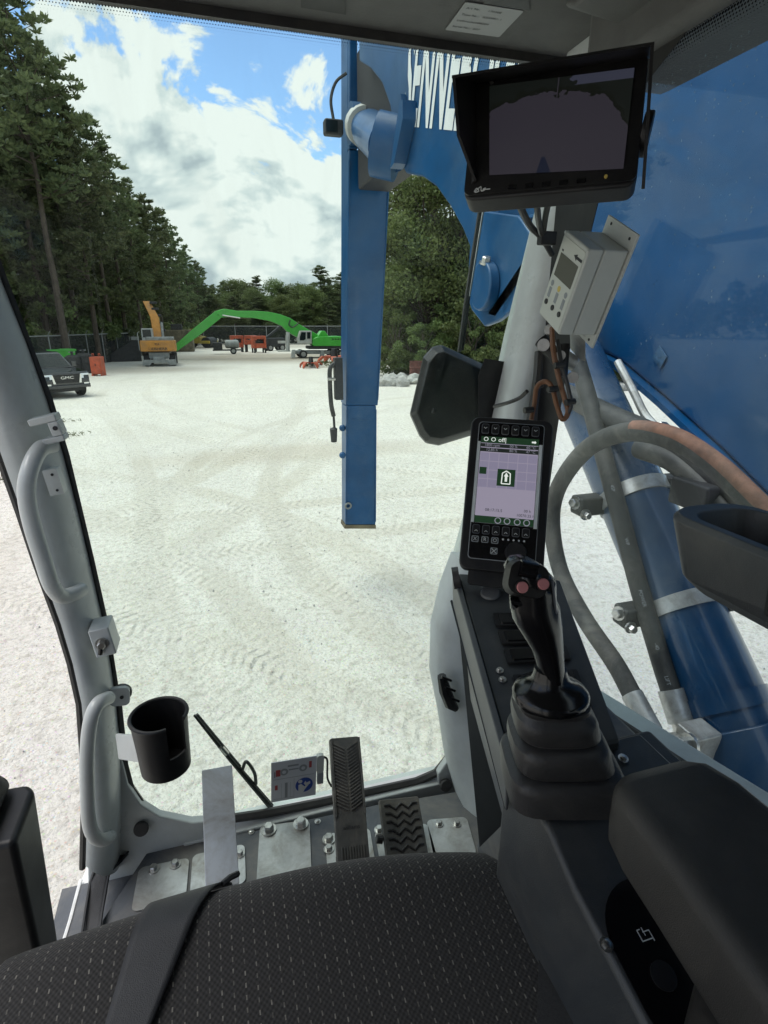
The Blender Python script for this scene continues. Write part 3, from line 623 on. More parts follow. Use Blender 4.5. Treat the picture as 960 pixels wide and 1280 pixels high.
for s_ in (-1, 1):
    MB().hexa([(s_ * .86, .62, 1.33), (s_ * .915, .62, 1.33), (s_ * .915, 2.5, 1.33), (s_ * .86, 2.5, 1.33), (s_ * .74, 1.12, 1.83), (s_ * .785, 1.12, 1.83), (s_ * .785, 2.3, 1.83), (s_ * .74, 2.3, 1.83)]).build('side_glass', 'autoglass', tk, xf=XF)
    mr = MB().box((s_ * 1.02, .62, 1.27), (s_ * 1.24, .72, 1.50)); mr.build('mirror', 'truck', tk, xf=XF, bevel=.02)
    hl = MB().prism([(s_ * .60, -1.115, 1.06), (s_ * .97, -1.10, 1.06), (s_ * .97, -1.10, .98), (s_ * .72, -1.13, .98), (s_ * .72, -1.13, .86), (s_ * .62, -1.13, .86)], (0, -.03, 0)); hl.build('headlight', 'headlight', tk, xf=XF)
    fg = MB().prism([(s_ * .70, -1.125, .66), (s_ * .92, -1.115, .66), (s_ * .92, -1.115, .58), (s_ * .78, -1.125, .56), (s_ * .70, -1.125, .60)], (0, -.03, 0)); fg.build('fog_lamp', 'chrome', tk, xf=XF)
    wheel(tk, XF, (s_ * .86, -.25, .40), .40, .27); wheel(tk, XF, (s_ * .86, 3.35, .40), .40, .27)
    MB().prism([(s_ * .58, -1.135, 1.03), (s_ * .64, -1.135, 1.03), (s_ * .60, -1.135, .66), (s_ * .50, -1.135, .66)], (0, -.02, 0)).build('grille_surround', 'chrome', tk, xf=XF)
gr = MB().prism([(-.58, -1.125, 1.04), (.58, -1.125, 1.04), (.50, -1.125, .68), (-.50, -1.125, .68)], (0, -.02, 0)).build('grille', 'black', tk, xf=XF)
for q in range(4): MB().box((-.54 + .02 * q, -1.155, .96 - .075 * q), (.54 - .02 * q, -1.146, .975 - .075 * q)).build('grille_bar', 'darkmetal', gr, xf=XF)
text('GMC', 'badge', 'chrome', tk, .17, XF @ Matrix.Translation((0, -1.165, .90)) @ Matrix.Rotation(R(90), 4, 'X'), .01, sx=1.5)
bp_ = MB().loft([[(-1.0, -1.0, .42), (1.0, -1.0, .42), (1.0, -1.0, .62), (-1.0, -1.0, .62)], [(-.97, -1.18, .44), (.97, -1.18, .44), (.97, -1.18, .60), (-.97, -1.18, .60)], [(-.80, -1.24, .46), (.80, -1.24, .46), (.80, -1.24, .58), (-.80, -1.24, .58)]]); bp_.build('bumper', 'truck', tk, xf=XF, bevel=.02)
pbox('underbody', 'darkmetal', tk, XF, (-.8, -.9, .28), (.8, 4.4, .47))

# ---- orange cabinet, dark tanks, green bin, boxes by the fence
p = G(124, 469.5); XF = basis(p, face_yaw(p) + R(-22)) @ Matrix.Diagonal((.85, .85, .95, 1)); t_ = thing('orange_cabinet', 'upright orange steel cabinet with lifting eyes on the gravel', 'cabinet', p)
pbox('body', 'redorange', t_, XF, (-.42, -.4, .12), (.42, .4, 1.30), .04); pbox('door', 'redorange', t_, XF, (-.36, -.43, .2), (.36, -.40, 1.3), .015)
for s_ in (-1, 1):
    pbox('skid', 'redorange', t_, XF, (s_ * .34 - .07, -.42, 0), (s_ * .34 + .07, .42, .118), .01)
    MB().tube([(s_ * .3, 0, 1.37), (s_ * .3, 0, 1.50), (s_ * .18, 0, 1.50), (s_ * .18, 0, 1.37)], .03, 6).build('lifting_eye', 'redorange', t_, xf=XF)
MB().box((-.03, -.455, .7), (.03, -.43, .84)).build('handle', 'darkmetal', t_, xf=XF)
for px, py, w_, h_, lb in ((94, 467, .55, 1.25, 'dark tank with a short valve neck, beside the green bin'), (108, 466, .6, 1.35, 'dark tank with a short valve neck, beside the orange cabinet')):
    p = G(px, py); XF = basis(p, 0); t_ = thing('dark_tank', lb, 'tank', p)
    n = 20; rg = lambda r, z: [(r * math.cos(2 * math.pi * i / n), r * math.sin(2 * math.pi * i / n), z) for i in range(n)]
    MB().loft([rg(w_, 0), rg(w_, .1), rg(w_ * .95, .13), rg(w_ * .95, h_ * .5), rg(w_, h_ * .52), rg(w_, h_ * .56), rg(w_ * .95, h_ * .58), rg(w_ * .93, h_ * .9), rg(w_ * .5, h_)]).build('body', 'darkmetal', t_, xf=XF)
    MB().tube([(0, 0, h_ - .02), (0, 0, h_ + .25)], .09, 8).build('neck', 'darkmetal', t_, xf=XF); MB().tube([(-.2, 0, h_ + .2), (.2, 0, h_ + .2)], .03, 6).build('handle', 'greymetal', t_, xf=XF)
p = G(77, 462) + V((0, .4, 0)); XF = basis(p, face_yaw(p) + R(10)); t_ = thing('green_bin', 'bright green open-topped steel bin behind the pickup truck', 'bin', p)
MB().loft([[(-.75, -.6, .1), (.75, -.6, .1), (.75, .6, .1), (-.75, .6, .1)], [(-.95, -.75, 1.5), (.95, -.75, 1.5), (.95, .75, 1.5), (-.95, .75, 1.5)], [(-.89, -.69, 1.5), (.89, -.69, 1.5), (.89, .69, 1.5), (-.89, .69, 1.5)], [(-.7, -.55, .16), (.7, -.55, .16), (.7, .55, .16), (-.7, .55, .16)]]).build('body', 'green', t_, xf=XF)
pbox('rim_bar', 'green', t_, XF, (-1.0, -.83, 1.38), (1.0, -.755, 1.5)); pbox('skid', 'darkmetal', t_, XF, (-.6, -.5, 0), (.6, .5, .098))

# ---- orange wheeled excavator, seen from behind
p = G(197, 458) + V((.2, 1.6, 0)); XF = basis(p, face_yaw(p) + R(-4)); ex = thing('wheeled_excavator', 'orange-yellow wheeled excavator showing its counterweight, boom raised, beside the green arm', 'excavator', p)
cw = MB().prism([(-1.32, -1.75, 1.18), (1.32, -1.75, 1.18), (1.38, -1.55, 1.18), (1.38, -.6, 1.18), (-1.38, -.6, 1.18), (-1.38, -1.55, 1.18)], (0, 0, .85)).build('counterweight', 'orange', ex, xf=XF, bevel=.06)
text('LIEBHERR', 'lettering', 'print', cw, .30, XF @ Matrix.Translation((0, -1.765, 1.38)) @ Matrix.Rotation(R(90), 4, 'X'), .01, sx=1.15)
text('924', 'lettering', 'print', cw, .24, XF @ Matrix.Translation((-.05, -1.765, 1.74)) @ Matrix.Rotation(R(90), 4, 'X'), .01)
pbox('superstructure', 'orange', ex, XF, (-1.3, -.598, 1.15), (1.3, 1.6, 1.9), .05); pbox('engine_cover', 'greymetal', ex, XF, (-.9, -1.55, 2.032), (1.25, -.2, 2.3), .05)
cb = MB().loft([[(-1.32, .2, 1.902), (-.42, .2, 1.902), (-.42, 1.7, 1.902), (-1.32, 1.7, 1.902)], [(-1.30, .3, 2.95), (-.46, .3, 2.95), (-.46, 1.5, 2.95), (-1.30, 1.5, 2.95)]]).build('cab', 'offwhite', ex, xf=XF, bevel=.05)
MB().box((-1.2, .20, 2.25), (-.55, .235, 2.85)).build('rear_window', 'autoglass', cb, xf=XF)
for q in range(2): MB().box((-1.345, .45 + .62 * q, 2.15), (-1.315, .95 + .62 * q, 2.85)).build('side_window', 'autoglass', cb, xf=XF)
MB().tube([(-1.6, .2, 1.2), (-1.6, .2, 2.6), (-1.45, .2, 2.7)], .03, 6).build('handrail', 'offwhite', ex, xf=XF)
bm_ = MB().loft([[(-.45, 1.2, 1.7), (.25, 1.2, 1.7), (.25, 1.9, 1.7), (-.45, 1.9, 1.7)], [(-.62, 2.2, 3.9), (.06, 2.2, 3.9), (.06, 2.9, 3.8), (-.62, 2.9, 3.8)], [(-1.15, 3.3, 5.2), (-.55, 3.3, 5.2), (-.55, 3.75, 5.0), (-1.15, 3.75, 5.0)]]).build('boom', 'orange', ex, xf=XF, bevel=.04)
for z, dx in ((4.95, -.62), (4.45, -.5), (3.9, -.34), (3.3, -.22), (2.7, -.1)):
    pbox('hydraulic_bracket', 'darkmetal', bm_, XF, (dx + .04, 1.4 + (z - 1.7) * .46, z), (dx + .62, 1.75 + (z - 1.7) * .46, z + .2), .03)
MB().tube([(.3, 1.2, 1.9), (.25, 2.0, 3.4)], .11, 8).build('lift_cylinder', 'greymetal', ex, xf=XF)
pbox('chassis', 'greymetal', ex, XF, (-.8, -1.4, .6), (.8, 2.2, 1.1), .04); MB().tube([(0, 0, 1.0), (0, 0, 1.2)], .8, 20).build('slew_ring', 'darkmetal', ex, xf=XF)
bl = MB().prism([(-1.25, -2.0, .55), (1.25, -2.0, .55), (1.32, -2.0, .1), (.75, -2.0, .1), (.6, -2.0, .3), (-.6, -2.0, .3), (-.75, -2.0, .1), (-1.32, -2.0, .1)], (0, .12, 0)).build('outrigger_blade', 'greymetal', ex, xf=XF, bevel=.02)
pbox('blade_arm', 'greymetal', ex, XF, (-.45, -1.88, .5), (.45, -1.2, .78))
for s_ in (-1, 1):
    for y in (-.95, 1.75): wheel(ex, XF, (s_ * .98, y, .5), .5, .5)

# ---- bright green material handler, side on, with its long folded arm
Yg = G(385, 447).y; g0 = G(398, 446.5)
gm = thing('green_material_handler', 'bright green material handler with a long arched arm and white cab', 'material handler', g0)
def PY(x, y, dy=0.0): q = P(x, y, Y=Yg); return V((q.x, q.y + dy, q.z))
def slab(pts, dy0, dy1): return MB().prism([PY(x, y, dy0) for x, y in pts], (0, dy1 - dy0, 0))
arm = slab([(400, 420), (386, 412.5), (373, 405), (362, 397.5), (350, 393), (336, 390), (318, 388.6), (296, 388.6), (280, 386), (275, 387), (271, 392), (276, 397), (290, 396), (318, 397.8), (338, 401.5), (352, 407.5), (358, 414), (368, 420), (384, 428)], -.35, .35); arm.build('boom', 'green', gm, bevel=.04)
slab([(277, 386.5), (269, 389), (239, 413), (216, 433.5), (217, 439), (221.5, 438.8), (247, 421), (277, 397)], -.28, .28).build('stick', 'green', gm, bevel=.04)
MB().tube([PY(300, 397.5, -.4), PY(278, 394, -.4)], .07, 8).build('stick_cylinder', 'chrome', gm)
MB().tube(catmull([PY(372, 404.5, -.45), PY(365, 409, -.5), PY(360.5, 406, -.5), PY(362, 400, -.45)]), .06, 6).build('hose', 'hose', gm)
up = slab([(388, 430.5), (388, 424), (394, 421), (402, 420.2), (424, 420), (428, 424), (428, 432), (390, 432)], -1.2, 1.2).build('superstructure', 'green', gm, bevel=.05)
slab([(395, 421), (400, 413.5), (404, 413.5), (409, 420.3)], -.9, .5).build('boom_foot', 'green', gm, bevel=.04)
for q in range(4): slab([(412 + q * 3.4, 423), (414.2 + q * 3.4, 423), (414.2 + q * 3.4, 424.2), (412 + q * 3.4, 424.2)], -1.235, -1.205).build('vent_slot', 'print', up)
slab([(424, 423), (434, 423), (434, 433), (424, 433)], -1.15, 1.15).build('counterweight', 'darkmetal', gm, bevel=.05)
cb = slab([(371, 429), (370.2, 423), (373, 413.3), (387, 413.3), (387, 429)], -1.35, -.25).build('cab', 'offwhite', gm, bevel=.04)
slab([(372.3, 425), (372.3, 421), (374.3, 415), (379.5, 415), (379.5, 423.5), (377, 425)], -1.39, -1.352).build('front_window', 'autoglass', cb); slab([(381.2, 423), (381.2, 415), (385.3, 415), (385.3, 423)], -1.39, -1.352).build('side_window', 'autoglass', cb)
slab([(384, 432.2), (426, 432.2), (424, 436), (384, 436)], -1.1, 1.1).build('turntable', 'darkmetal', gm, bevel=.03)
slab([(366, 438), (430, 438), (428, 442), (368, 442)], -1.0, 1.0).build('chassis', 'greymetal', gm, bevel=.03)
ww = PY(378, 442); rw = PY(378, 436.6).z - PY(378, 446.8).z
for x in (377, 415, 424):
    q = PY(x, 441.6); wheel(gm, Matrix(), (q.x, q.y - 1.05, rw / 2), rw / 2, .5, 'Y'); wheel(gm, Matrix(), (q.x, q.y + 1.05, rw / 2), rw / 2, .5, 'Y')
slab([(363, 436.5), (367, 436.5), (367, 446.5), (362, 446.5)], -1.3, -.9).build('outrigger', 'offwhite', gm, bevel=.02); slab([(399, 437), (402, 437), (403, 446.8), (397, 446.8)], -1.3, -.9).build('outrigger', 'greymetal', gm, bevel=.02)
MB().tube([PY(359, 415, -.5), PY(359, 438, -.5)], .2, 8).build('lift_cylinder', 'offwhite', gm)

# ---- yellow roller
p = G(250, 434.5); XF = basis(p, face_yaw(p) + R(60)); ro = thing('road_roller', 'yellow road roller with sloping hood by the back fence', 'roller', p)
MB().tube([(-1.0, -1.6, .75), (1.0, -1.6, .75)], .75, 24).build('drum', 'darkmetal', ro, xf=XF)
MB().box((-1.2, -2.3, .6), (-1.04, -.6, 1.0)).build('drum_frame', 'yellow', ro, xf=XF, bevel=.04); MB().box((1.04, -2.3, .6), (1.2, -.6, 1.0)).build('drum_frame', 'yellow', ro, xf=XF, bevel=.04)
yz([(-.7, .6), (-.7, 1.5), (.2, 1.75), (2.2, 1.55), (2.5, .7)], -.95, .95).build('hood', 'yellow', ro, xf=XF, bevel=.06)
for s_ in (-1, 1):
    wheel(ro, XF, (s_ * .9, 1.5, .7), .7, .5); MB().tube([(s_ * .8, -.6, 1.45), (s_ * .8, -.5, 2.55)], .04, 6).build('canopy_post', 'darkmetal', ro, xf=XF); MB().tube([(s_ * .8, .5, 1.6), (s_ * .8, .5, 2.55)], .04, 6).build('canopy_post', 'darkmetal', ro, xf=XF)
pbox('canopy', 'yellow', ro, XF, (-.95, -.8, 2.55), (.95, .8, 2.66))

# ---- red machines and what stands round them
def red_unit(px, py, lb, w_=1.6, yaw=0, z0=.55):
    p = G(px, py); XF = basis(p, face_yaw(p) + R(yaw)); t_ = thing('red_machine', lb, 'machine', p); h_ = 1.95
    for sx in (-1, 1):
        pbox('side_post', 'redorange', t_, XF, (sx * w_ / 2 - .13, -.6, z0), (sx * w_ / 2 + .13, .6, h_), .03)
        for sy in (-.5, .5): pbox('leg', 'darkmetal', t_, XF, (sx * w_ / 2 - .08, sy - .08, 0), (sx * w_ / 2 + .08, sy + .08, z0 - .002), .01)
    pbox('top_beam', 'redorange', t_, XF, (-w_ / 2 + .132, -.6, h_ - .35), (w_ / 2 - .132, .6, h_), .03); pbox('bottom_beam', 'redorange', t_, XF, (-w_ / 2 + .132, -.62, z0), (w_ / 2 - .132, .62, z0 + .55), .03)
    pbox('engine', 'darkmetal', t_, XF, (-w_ / 2 + .15, -.35, z0 + .552), (w_ / 2 - .15, .5, h_ - .5), .05); MB().tube([(.2, .2, h_ - .02), (.2, .2, h_ + .35)], .06, 8).build('exhaust', 'darkmetal', t_, xf=XF)
red_unit(297, 440, 'red-orange open-framed machine next to the grey trailer tank', 1.2, 8); red_unit(314, 440, 'red machine on tall legs between two open-framed ones', 1.1, -10, .9); red_unit(324, 441, 'red open-framed machine with a dark mast arm behind it', 1.3, 15)
p = G(291, 442.5); XF = basis(p, face_yaw(p)); t_ = thing('trailer_tank', 'small grey round tank on a wheeled trailer before the red machines', 'trailer', p)
n = 18; rg = lambda r, x: [(x, r * math.cos(2 * math.pi * i / n), 1.1 + r * math.sin(2 * math.pi * i / n)) for i in range(n)]
MB().loft([rg(.2, -.8), rg(.42, -.72), rg(.48, -.55), rg(.48, .55), rg(.42, .72), rg(.2, .8)]).build('tank', 'greymetal', t_, xf=XF); pbox('frame', 'darkmetal', t_, XF, (-2.2, -.4, .38), (1.1, .4, .52))
for s_ in (-1, 1): wheel(t_, XF, (.1, s_ * .55, .36), .36, .2, 'Y')
pbox('pump', 'darkmetal', t_, XF, (-2.1, -.4, .522), (-1.1, .4, 1.3), .05)
p = G(343, 438.5); XF = basis(p, face_yaw(p) + R(20)); t_ = thing('mast_machine', 'dark machine with a slanting mast beyond the red machines', 'machine', p)
pbox('body', 'darkmetal', t_, XF, (-1.3, -.7, .5), (1.3, .7, 1.6), .08); MB().hexa([(-1.2, -.2, 1.6), (-.8, -.2, 1.6), (-.8, .2, 1.6), (-1.2, .2, 1.6), (.9, -.15, 3.1), (1.15, -.15, 3.0), (1.15, .15, 3.0), (.9, .15, 3.1)]).build('mast', 'darkmetal', t_, xf=XF)
for s_ in (-1, 1):
    for y in (-.8, .8): wheel(t_, XF, (y, s_ * .75, .42), .42, .3, 'Y')
p = G(355, 439.5); XF = basis(p, face_yaw(p)); t_ = thing('white_frame_stand', 'white angled steel stand near the green machine', 'stand', p)
pbox('base', 'offwhite', t_, XF, (-.8, -.4, 0), (.8, .4, .18)); MB().hexa([(.2, -.3, .18), (.6, -.3, .18), (.6, .3, .18), (.2, .3, .18), (.3, -.2, 2.0), (.6, -.2, 2.0), (.6, .2, 2.0), (.3, .2, 2.0)]).build('upright', 'offwhite', t_, xf=XF, bevel=.02); pbox('arm', 'offwhite', t_, XF, (-.7, -.15, 1.0), (.25, .15, 1.3))
# container and pile behind the excavator
p = G(212, 440); XF = basis(p, face_yaw(p) + R(-6)); t_ = thing('rusty_container', 'rusty olive shipping container behind the orange-yellow excavator', 'container', p)
pbox('box', 'rust', t_, XF, (-2.6, 0, .15), (2.9, 2.2, 2.6), .03)
for q in range(22): pbox('rib', 'rust', t_, XF, (-2.5 + q * .245, -.05, .25), (-2.39 + q * .245, -.002, 2.5), .01)
pbox('base_rail', 'rust', t_, XF, (-2.6, .1, 0), (2.9, 2.1, .148)); pbox('roof_unit', 'darkmetal', t_, XF, (.4, .5, 2.602), (1.7, 1.6, 3.3), .06)
p = G(160, 452); t_ = thing('dark_ramp', 'dark steel loading ramp sloping up towards the fence', 'ramp', p); XF = basis(p, face_yaw(p))
MB().prism([(-2.4, 0, 0), (1.2, 0, 0), (1.2, 0, 1.9), (.6, 0, 1.9)], (0, 1.6, 0)).build('deck', 'darkmetal', t_, xf=XF, bevel=.02); pbox('side_rail', 'greymetal', t_, XF, (.5, -.06, 1.9), (1.2, -.002, 2.2))
# red grapples lying in front of the green machine
def grapple(px, py, lb, s_):
    p = G(px, py); XF = basis(p, random.uniform(0, 6)); t_ = thing('grapple', lb, 'grapple', p)
    MB().tube([(0, 0, .35 * s_), (0, 0, 1.15 * s_)], [.32 * s_, .2 * s_], 12).build('rotator', 'darkmetal', t_, xf=XF)
    for q in range(5):
        a = 2 * math.pi * q / 5; c, d = math.cos(a), math.sin(a); f = lambda r, z, w: [(c * r - d * w, d * r + c * w, z), (c * r + d * w, d * r - c * w, z), (c * (r + .12 * s_) + d * w, d * (r + .12 * s_) - c * w, z + .1 * s_), (c * (r + .12 * s_) - d * w, d * (r + .12 * s_) + c * w, z + .1 * s_)]
        MB().loft([f(.25 * s_, .5 * s_, .14 * s_), f(.8 * s_, .55 * s_, .2 * s_), f(1.1 * s_, .3 * s_, .16 * s_), f(1.2 * s_, .0, .05 * s_)]).build('tine', 'redorange', t_, xf=XF)
grapple(389, 460, 'small red grapple with dark rotator lying on the ground', .75); grapple(418, 456, 'larger red grapple resting beside the blue stick', 1.15)
p = G(404, 459); t_ = thing('brush_pile', 'low pile of dry weeds and soil near the red grapples', 'pile', p)
MB().sphere((p.x, p.y, 0), (1.7, .9, .32), 16, 8).build('soil', 'ground', t_)
n = 260; aa = rng.uniform(0, 6.28, n); q_ = np.sqrt(rng.uniform(0, 1, n)); C_ = np.stack([1.6 * q_ * np.cos(aa), .85 * q_ * np.sin(aa), .3 * (1 - q_ ** 2) + .1], -1)
u = rand_dirs(n); u[:, 2] = np.abs(u[:, 2]) + .3; w = np.cross(u, rand_dirs(n)); link_part('weeds', quads_mesh('weeds', C_, u * .2, w * .04, 'weeds'), t_)
# tufts of weeds near the truck
for px, py, lb in ((74, 528, 'tuft of yellowing weeds on the gravel before the truck'), (80, 545, 'thin dry tuft of weeds behind the cab pillar'), (3, 600, 'green tuft of weeds at the left of the cab')):
    p = G(px, py); t_ = thing('weed_tuft', lb, 'weeds', p); n = 90; C_ = np.stack([rng.normal(0, .28, n), rng.normal(0, .2, n), rng.uniform(.0, .08, n)], -1)
    u = rand_dirs(n) * np.array([1, 1, .5]); u[:, 2] = np.abs(u[:, 2]) + .3; w = np.cross(u, rand_dirs(n)); link_part('blades', quads_mesh('blades', C_, u * .09, w * .012, 'weeds'), t_)
# row of white rocks
ico = bmesh.new(); bmesh.ops.create_icosphere(ico, subdivisions=2, radius=1.0); base_v = [v.co.copy() for v in ico.verts]; base_f = [tuple(v.index for v in f.verts) for f in ico.faces]; ico.free()
rocks = []
for k in range(5):
    random.seed(60 + k); mb = MB(); o3 = [random.uniform(0, 9) for _ in range(6)]
    mb.add([V((q.x * 1.2, q.y, q.z * .8)) * (1 + .22 * math.sin(3.1 * q.x + o3[0]) * math.sin(2.7 * q.y + o3[1]) + .16 * math.sin(5.3 * q.z + o3[2] + 3 * q.x)) for q in base_v], base_f)
    o = mb.build('white_rock', 'stone', None, smooth=20); rocks.append(o)
random.seed(3); first = set()
RL, RG = 'pale broken rock in the row at the foot of the green belt', 'white rocks along the green belt'
for k in range(90):
    azd = random.uniform(15.8, 24) if k < 55 else random.uniform(24, 52); d = 33.5 + random.uniform(-1.6, 1.6); o = rocks[k % 5]
    if o.name in first: o = o.copy(); COL.objects.link(o)
    else: first.add(o.name)
    s_ = random.uniform(.14, .42); o.location = at(azd, d) + V((0, 0, s_ * .45)); o.scale = (s_,) * 3; o.rotation_euler = (random.uniform(-.4, .4), random.uniform(-.4, .4), random.uniform(0, 6)); tag(o, RL, 'rock', RG)
# stump and orange barrier by the belt
p = G(520, 477); t_ = thing('rusty_drum', 'rusty reddish drum standing at the end of the rock row', 'drum', p)
n = 18; rg = lambda r, z: [(p.x + r * math.cos(2 * math.pi * i / n), p.y + r * math.sin(2 * math.pi * i / n), z) for i in range(n)]
MB().loft([rg(.40, 0), rg(.42, .03), rg(.40, .06), rg(.40, .4), rg(.43, .43), rg(.40, .46), rg(.40, .8), rg(.43, .83), rg(.40, .86), rg(.40, 1.15), rg(.42, 1.2), rg(.38, 1.2), rg(.37, 1.16)]).build('shell', mat('rusty_red_drum', (0.16, 0.06, 0.045), .8, nz=(3, .5)), t_)

# ================================================================== OWN MACHINE, OUTSIDE: boom, stick, lift cylinder, hoses
XB = 1.40                                                   # left face of the boom
boom = thing('boom', 'big blue boom with pale block lettering running forward beside the cab', 'boom', (XB, 0, 0))
B = lambda x, y: P(x, y, X=XB)
under = [B(*q) for q in ((960, 622), (900, 562), (830, 498), (775, 452), (730, 430), (690, 412), (660, 372), (620, 352), (597, 352), (590, 318), (578, 287), (562, 258), (545, 234), (527, 221), (507, 217))]
tip = [B(*q) for q in ((498, 200), (492, 165), (487, 132), (477, 104), (463, 86), (449, 77))]
top = [V((XB, tip[-1].y + .05, tip[-1].z + .9)), V((XB, 4.4, 6.2)), V((XB, 3.2, 5.9)), V((XB, 2.2, 5.4)), V((XB, 1.2, 4.9)), V((XB, .2, 4.4)), V((XB, -.6, 3.9)), V((XB, -.9, 3.2)), V((XB, -.6, 2.6)), V((XB, .3, 2.62))]
MB().prism(under + tip + top, (.50, 0, 0)).build('boom_body', 'blue', boom, bevel=.018)
# flange plates along the lower edge, and the lug that takes the cylinder head
fl = MB()
for a, b in list(zip(under[:-1], under[1:])):
    if (a - under[0]).length < 1e-6 or a.z < 3.45: n_ = V((0, 0, -.02)); fl.hexa([a + V((-.03, 0, 0)), b + V((-.03, 0, 0)), b + V((.53, 0, 0)), a + V((.53, 0, 0)), a + V((-.03, 0, 0)) + n_, b + V((-.03, 0, 0)) + n_, b + V((.53, 0, 0)) + n_, a + V((.53, 0, 0)) + n_])
fl.build('lower_flange', 'blue', boom)
BX = lambda x, y, dx: P(x, y, X=XB - dx)
lug = [BX(*q, .02) for q in ((597, 262), (592, 330), (590, 372), (596, 388), (612, 408), (628, 402), (650, 385), (672, 352), (676, 300), (655, 270))]
MB().prism(lug, (-.03, 0, 0)).build('cylinder_lug', 'blue', boom, bevel=.008)
c0 = P(612, 358, X=XB - .05)
MB().tube([c0 + V((.0, 0, 0)), c0 + V((-.055, 0, 0))], .115, 28).build('pin_boss', 'blue', boom, bevel=.01)
bb = MB(); bolt(bb, P(607, 330, X=XB - .09), (0, -.4, 1), .022, .03); bb.build('boss_bolt', 'bolt', boom)
MB().hexa([BX(672, 300, .012), BX(690, 292, .012), BX(628, 398, .012), BX(610, 392, .012), BX(672, 300, .05), BX(690, 292, .05), BX(628, 398, .05), BX(610, 392, .05)]).build('rib_plate', 'blue', boom)
# gussets near the boom tip
MB().prism([BX(503, 122, .004), BX(507, 118, .004), BX(510, 150, .004), BX(506, 152, .004)], (-.035, 0, 0)).build('weld_pad', 'blue', boom)
MB().prism([BX(516, 128, .004), BX(520, 126, .004), BX(520, 150, .004), BX(508, 205, .004), BX(503, 212, .004), BX(509, 170, .004)], (-.09, 0, 0)).build('gusset', 'blue', boom)
# lettering: reads along the boom from its tip backwards, following the boom's slope
d_ = V((0, -1, -.30)).normalized()
xd = d_; zd = V((1, 0, 0)).cross(xd) * 1; zd = V((0, -xd.z, xd.y)); zd = zd if zd.z > 0 else -zd
mtx = Matrix.Translation(B(508, 104) + V((-.004, 0, 0))) @ Matrix((xd, zd, V((-1, 0, 0)))).transposed().to_4x4()
lt = text('SENNEBOGEN', 'lettering', 'white_letter', boom, .72, mtx, .0, 'LEFT', .43, .018)
MB().tube(catmull([BX(x, y, .003) for x, y in ((622, 252), (625, 282), (634, 298), (646, 292), (658, 274), (670, 270))], 5), .010, 6).build('weld_seam', 'blue', boom)
# rows of small bolts / drain spot and the emblem on the rear part
em = [BX(825, 432, .004), BX(834, 446, .004), BX(826, 461, .004), BX(816, 447, .004)]
MB().prism(em, (-.003, 0, 0)).build('faded_emblem', mat('faded_blue_grey_emblem', (.04, .12, .23), .5, nz=(60, .6)), boom)
# inner tip block between the cheeks, coloured black for the shade in the gap
MB().box((XB + .10, tip[0].y - .25, tip[0].z + .12), (XB + .42, 5.95, tip[-1].z + .25)).build('tip_shade_block', 'print', boom, bevel=.02)
MB().tube([V((XB + .02, 5.9, P(447, 155, Y=5.9).z)), V((XB + .48, 5.9, P(447, 155, Y=5.9).z))], .17, 20).build('pivot_tube', 'blue', boom)
pa, pb = P(452, 156, Y=5.9), P(489, 183, X=XB - .02)
MB().tube([pa, lerp(pa, pb, .35), lerp(pa, pb, .36), pb], [.13, .13, .16, .17], 20).build('stick_cylinder', 'blue', boom)
MB().tube([lerp(pa, pb, .03), lerp(pa, pb, .16)], .165, 20).build('pale_collar', 'offwhite', boom)
MB().tube([pb + V((-.1, .05, .02)), pb + V((.05, -.02, -.02))], .21, 20).build('cylinder_eye', 'blue', boom)

# stick: box section hanging from the boom tip
st = thing('stick', 'long blue box-section stick hanging down from the boom tip', 'stick', (1.6, 6.3, 0))
def sec(y, xl, xr, Yf, dep): a = P(xl, y, Y=Yf); b = P(xr, y, Y=Yf); return [a, b, b + V((0, dep, 0)), a + V((0, dep, 0))]
MB().loft([sec(-60, 437, 446, 5.95, .36), sec(60, 437, 447, 5.98, .36), sec(186, 436.2, 448, 6.045, .34)]).build('cheek_plate', 'blue', st, bevel=.012)
MB().loft([sec(187, 436.2, 488, 6.045, .34), sec(200, 436, 488, 6.05, .34), sec(330, 434.5, 482, 6.15, .32), sec(507, 432.5, 472.5, 6.35, .28)]).build('upper_section', 'blue', st, bevel=.012)
MB().loft([sec(507, 433.2, 470.5, 6.34, .27), sec(520, 433.2, 470.5, 6.345, .27), sec(656, 431.8, 469.6, 6.55, .22)]).build('lower_section', 'blue', st, bevel=.012)
MB().loft([sec(656.3, 431, 470, 6.545, .23), sec(661, 430.6, 470.2, 6.56, .23)]).build('end_plate', 'rust', st, bevel=.004)
for s0, s1, nm in (((435.5, -60, 5.97), (432.4, 440, 6.30), 'side_plate'),):
    a, b = P(s0[0], s0[1], Y=s0[2]), P(s1[0], s1[1], Y=s1[2]); w_ = V((.03, 0, 0)); e_ = V((0, .30, 0))
    MB().hexa([a, a + w_, a + w_ + e_, a + e_, b, b + w_, b + w_ + e_ * .8, b + e_ * .8]).build(nm, 'blue', st, bevel=.01)
wl = MB(); q0, q1 = P(440, 524, Y=6.355), P(460, 524.5, Y=6.355); wl.tube([q0, q1], .012, 6); wl.build('weld_bead', 'blue', st)
for xa, ya, xb, yb, Ya, Yb in ((436.6, 200, 433.4, 500, 6.045, 6.34), (487.2, 205, 472.2, 500, 6.045, 6.335), (433.6, 512, 432.2, 652, 6.335, 6.54), (470.0, 512, 469.3, 652, 6.335, 6.54)):
    MB().tube([P(xa, ya, Y=Ya - .004), P(xb, yb, Y=Yb - .004)], .009, 5).build('weld_bead', 'blue', st)
rg_ = P(435, 632, Y=6.50); tb = MB()
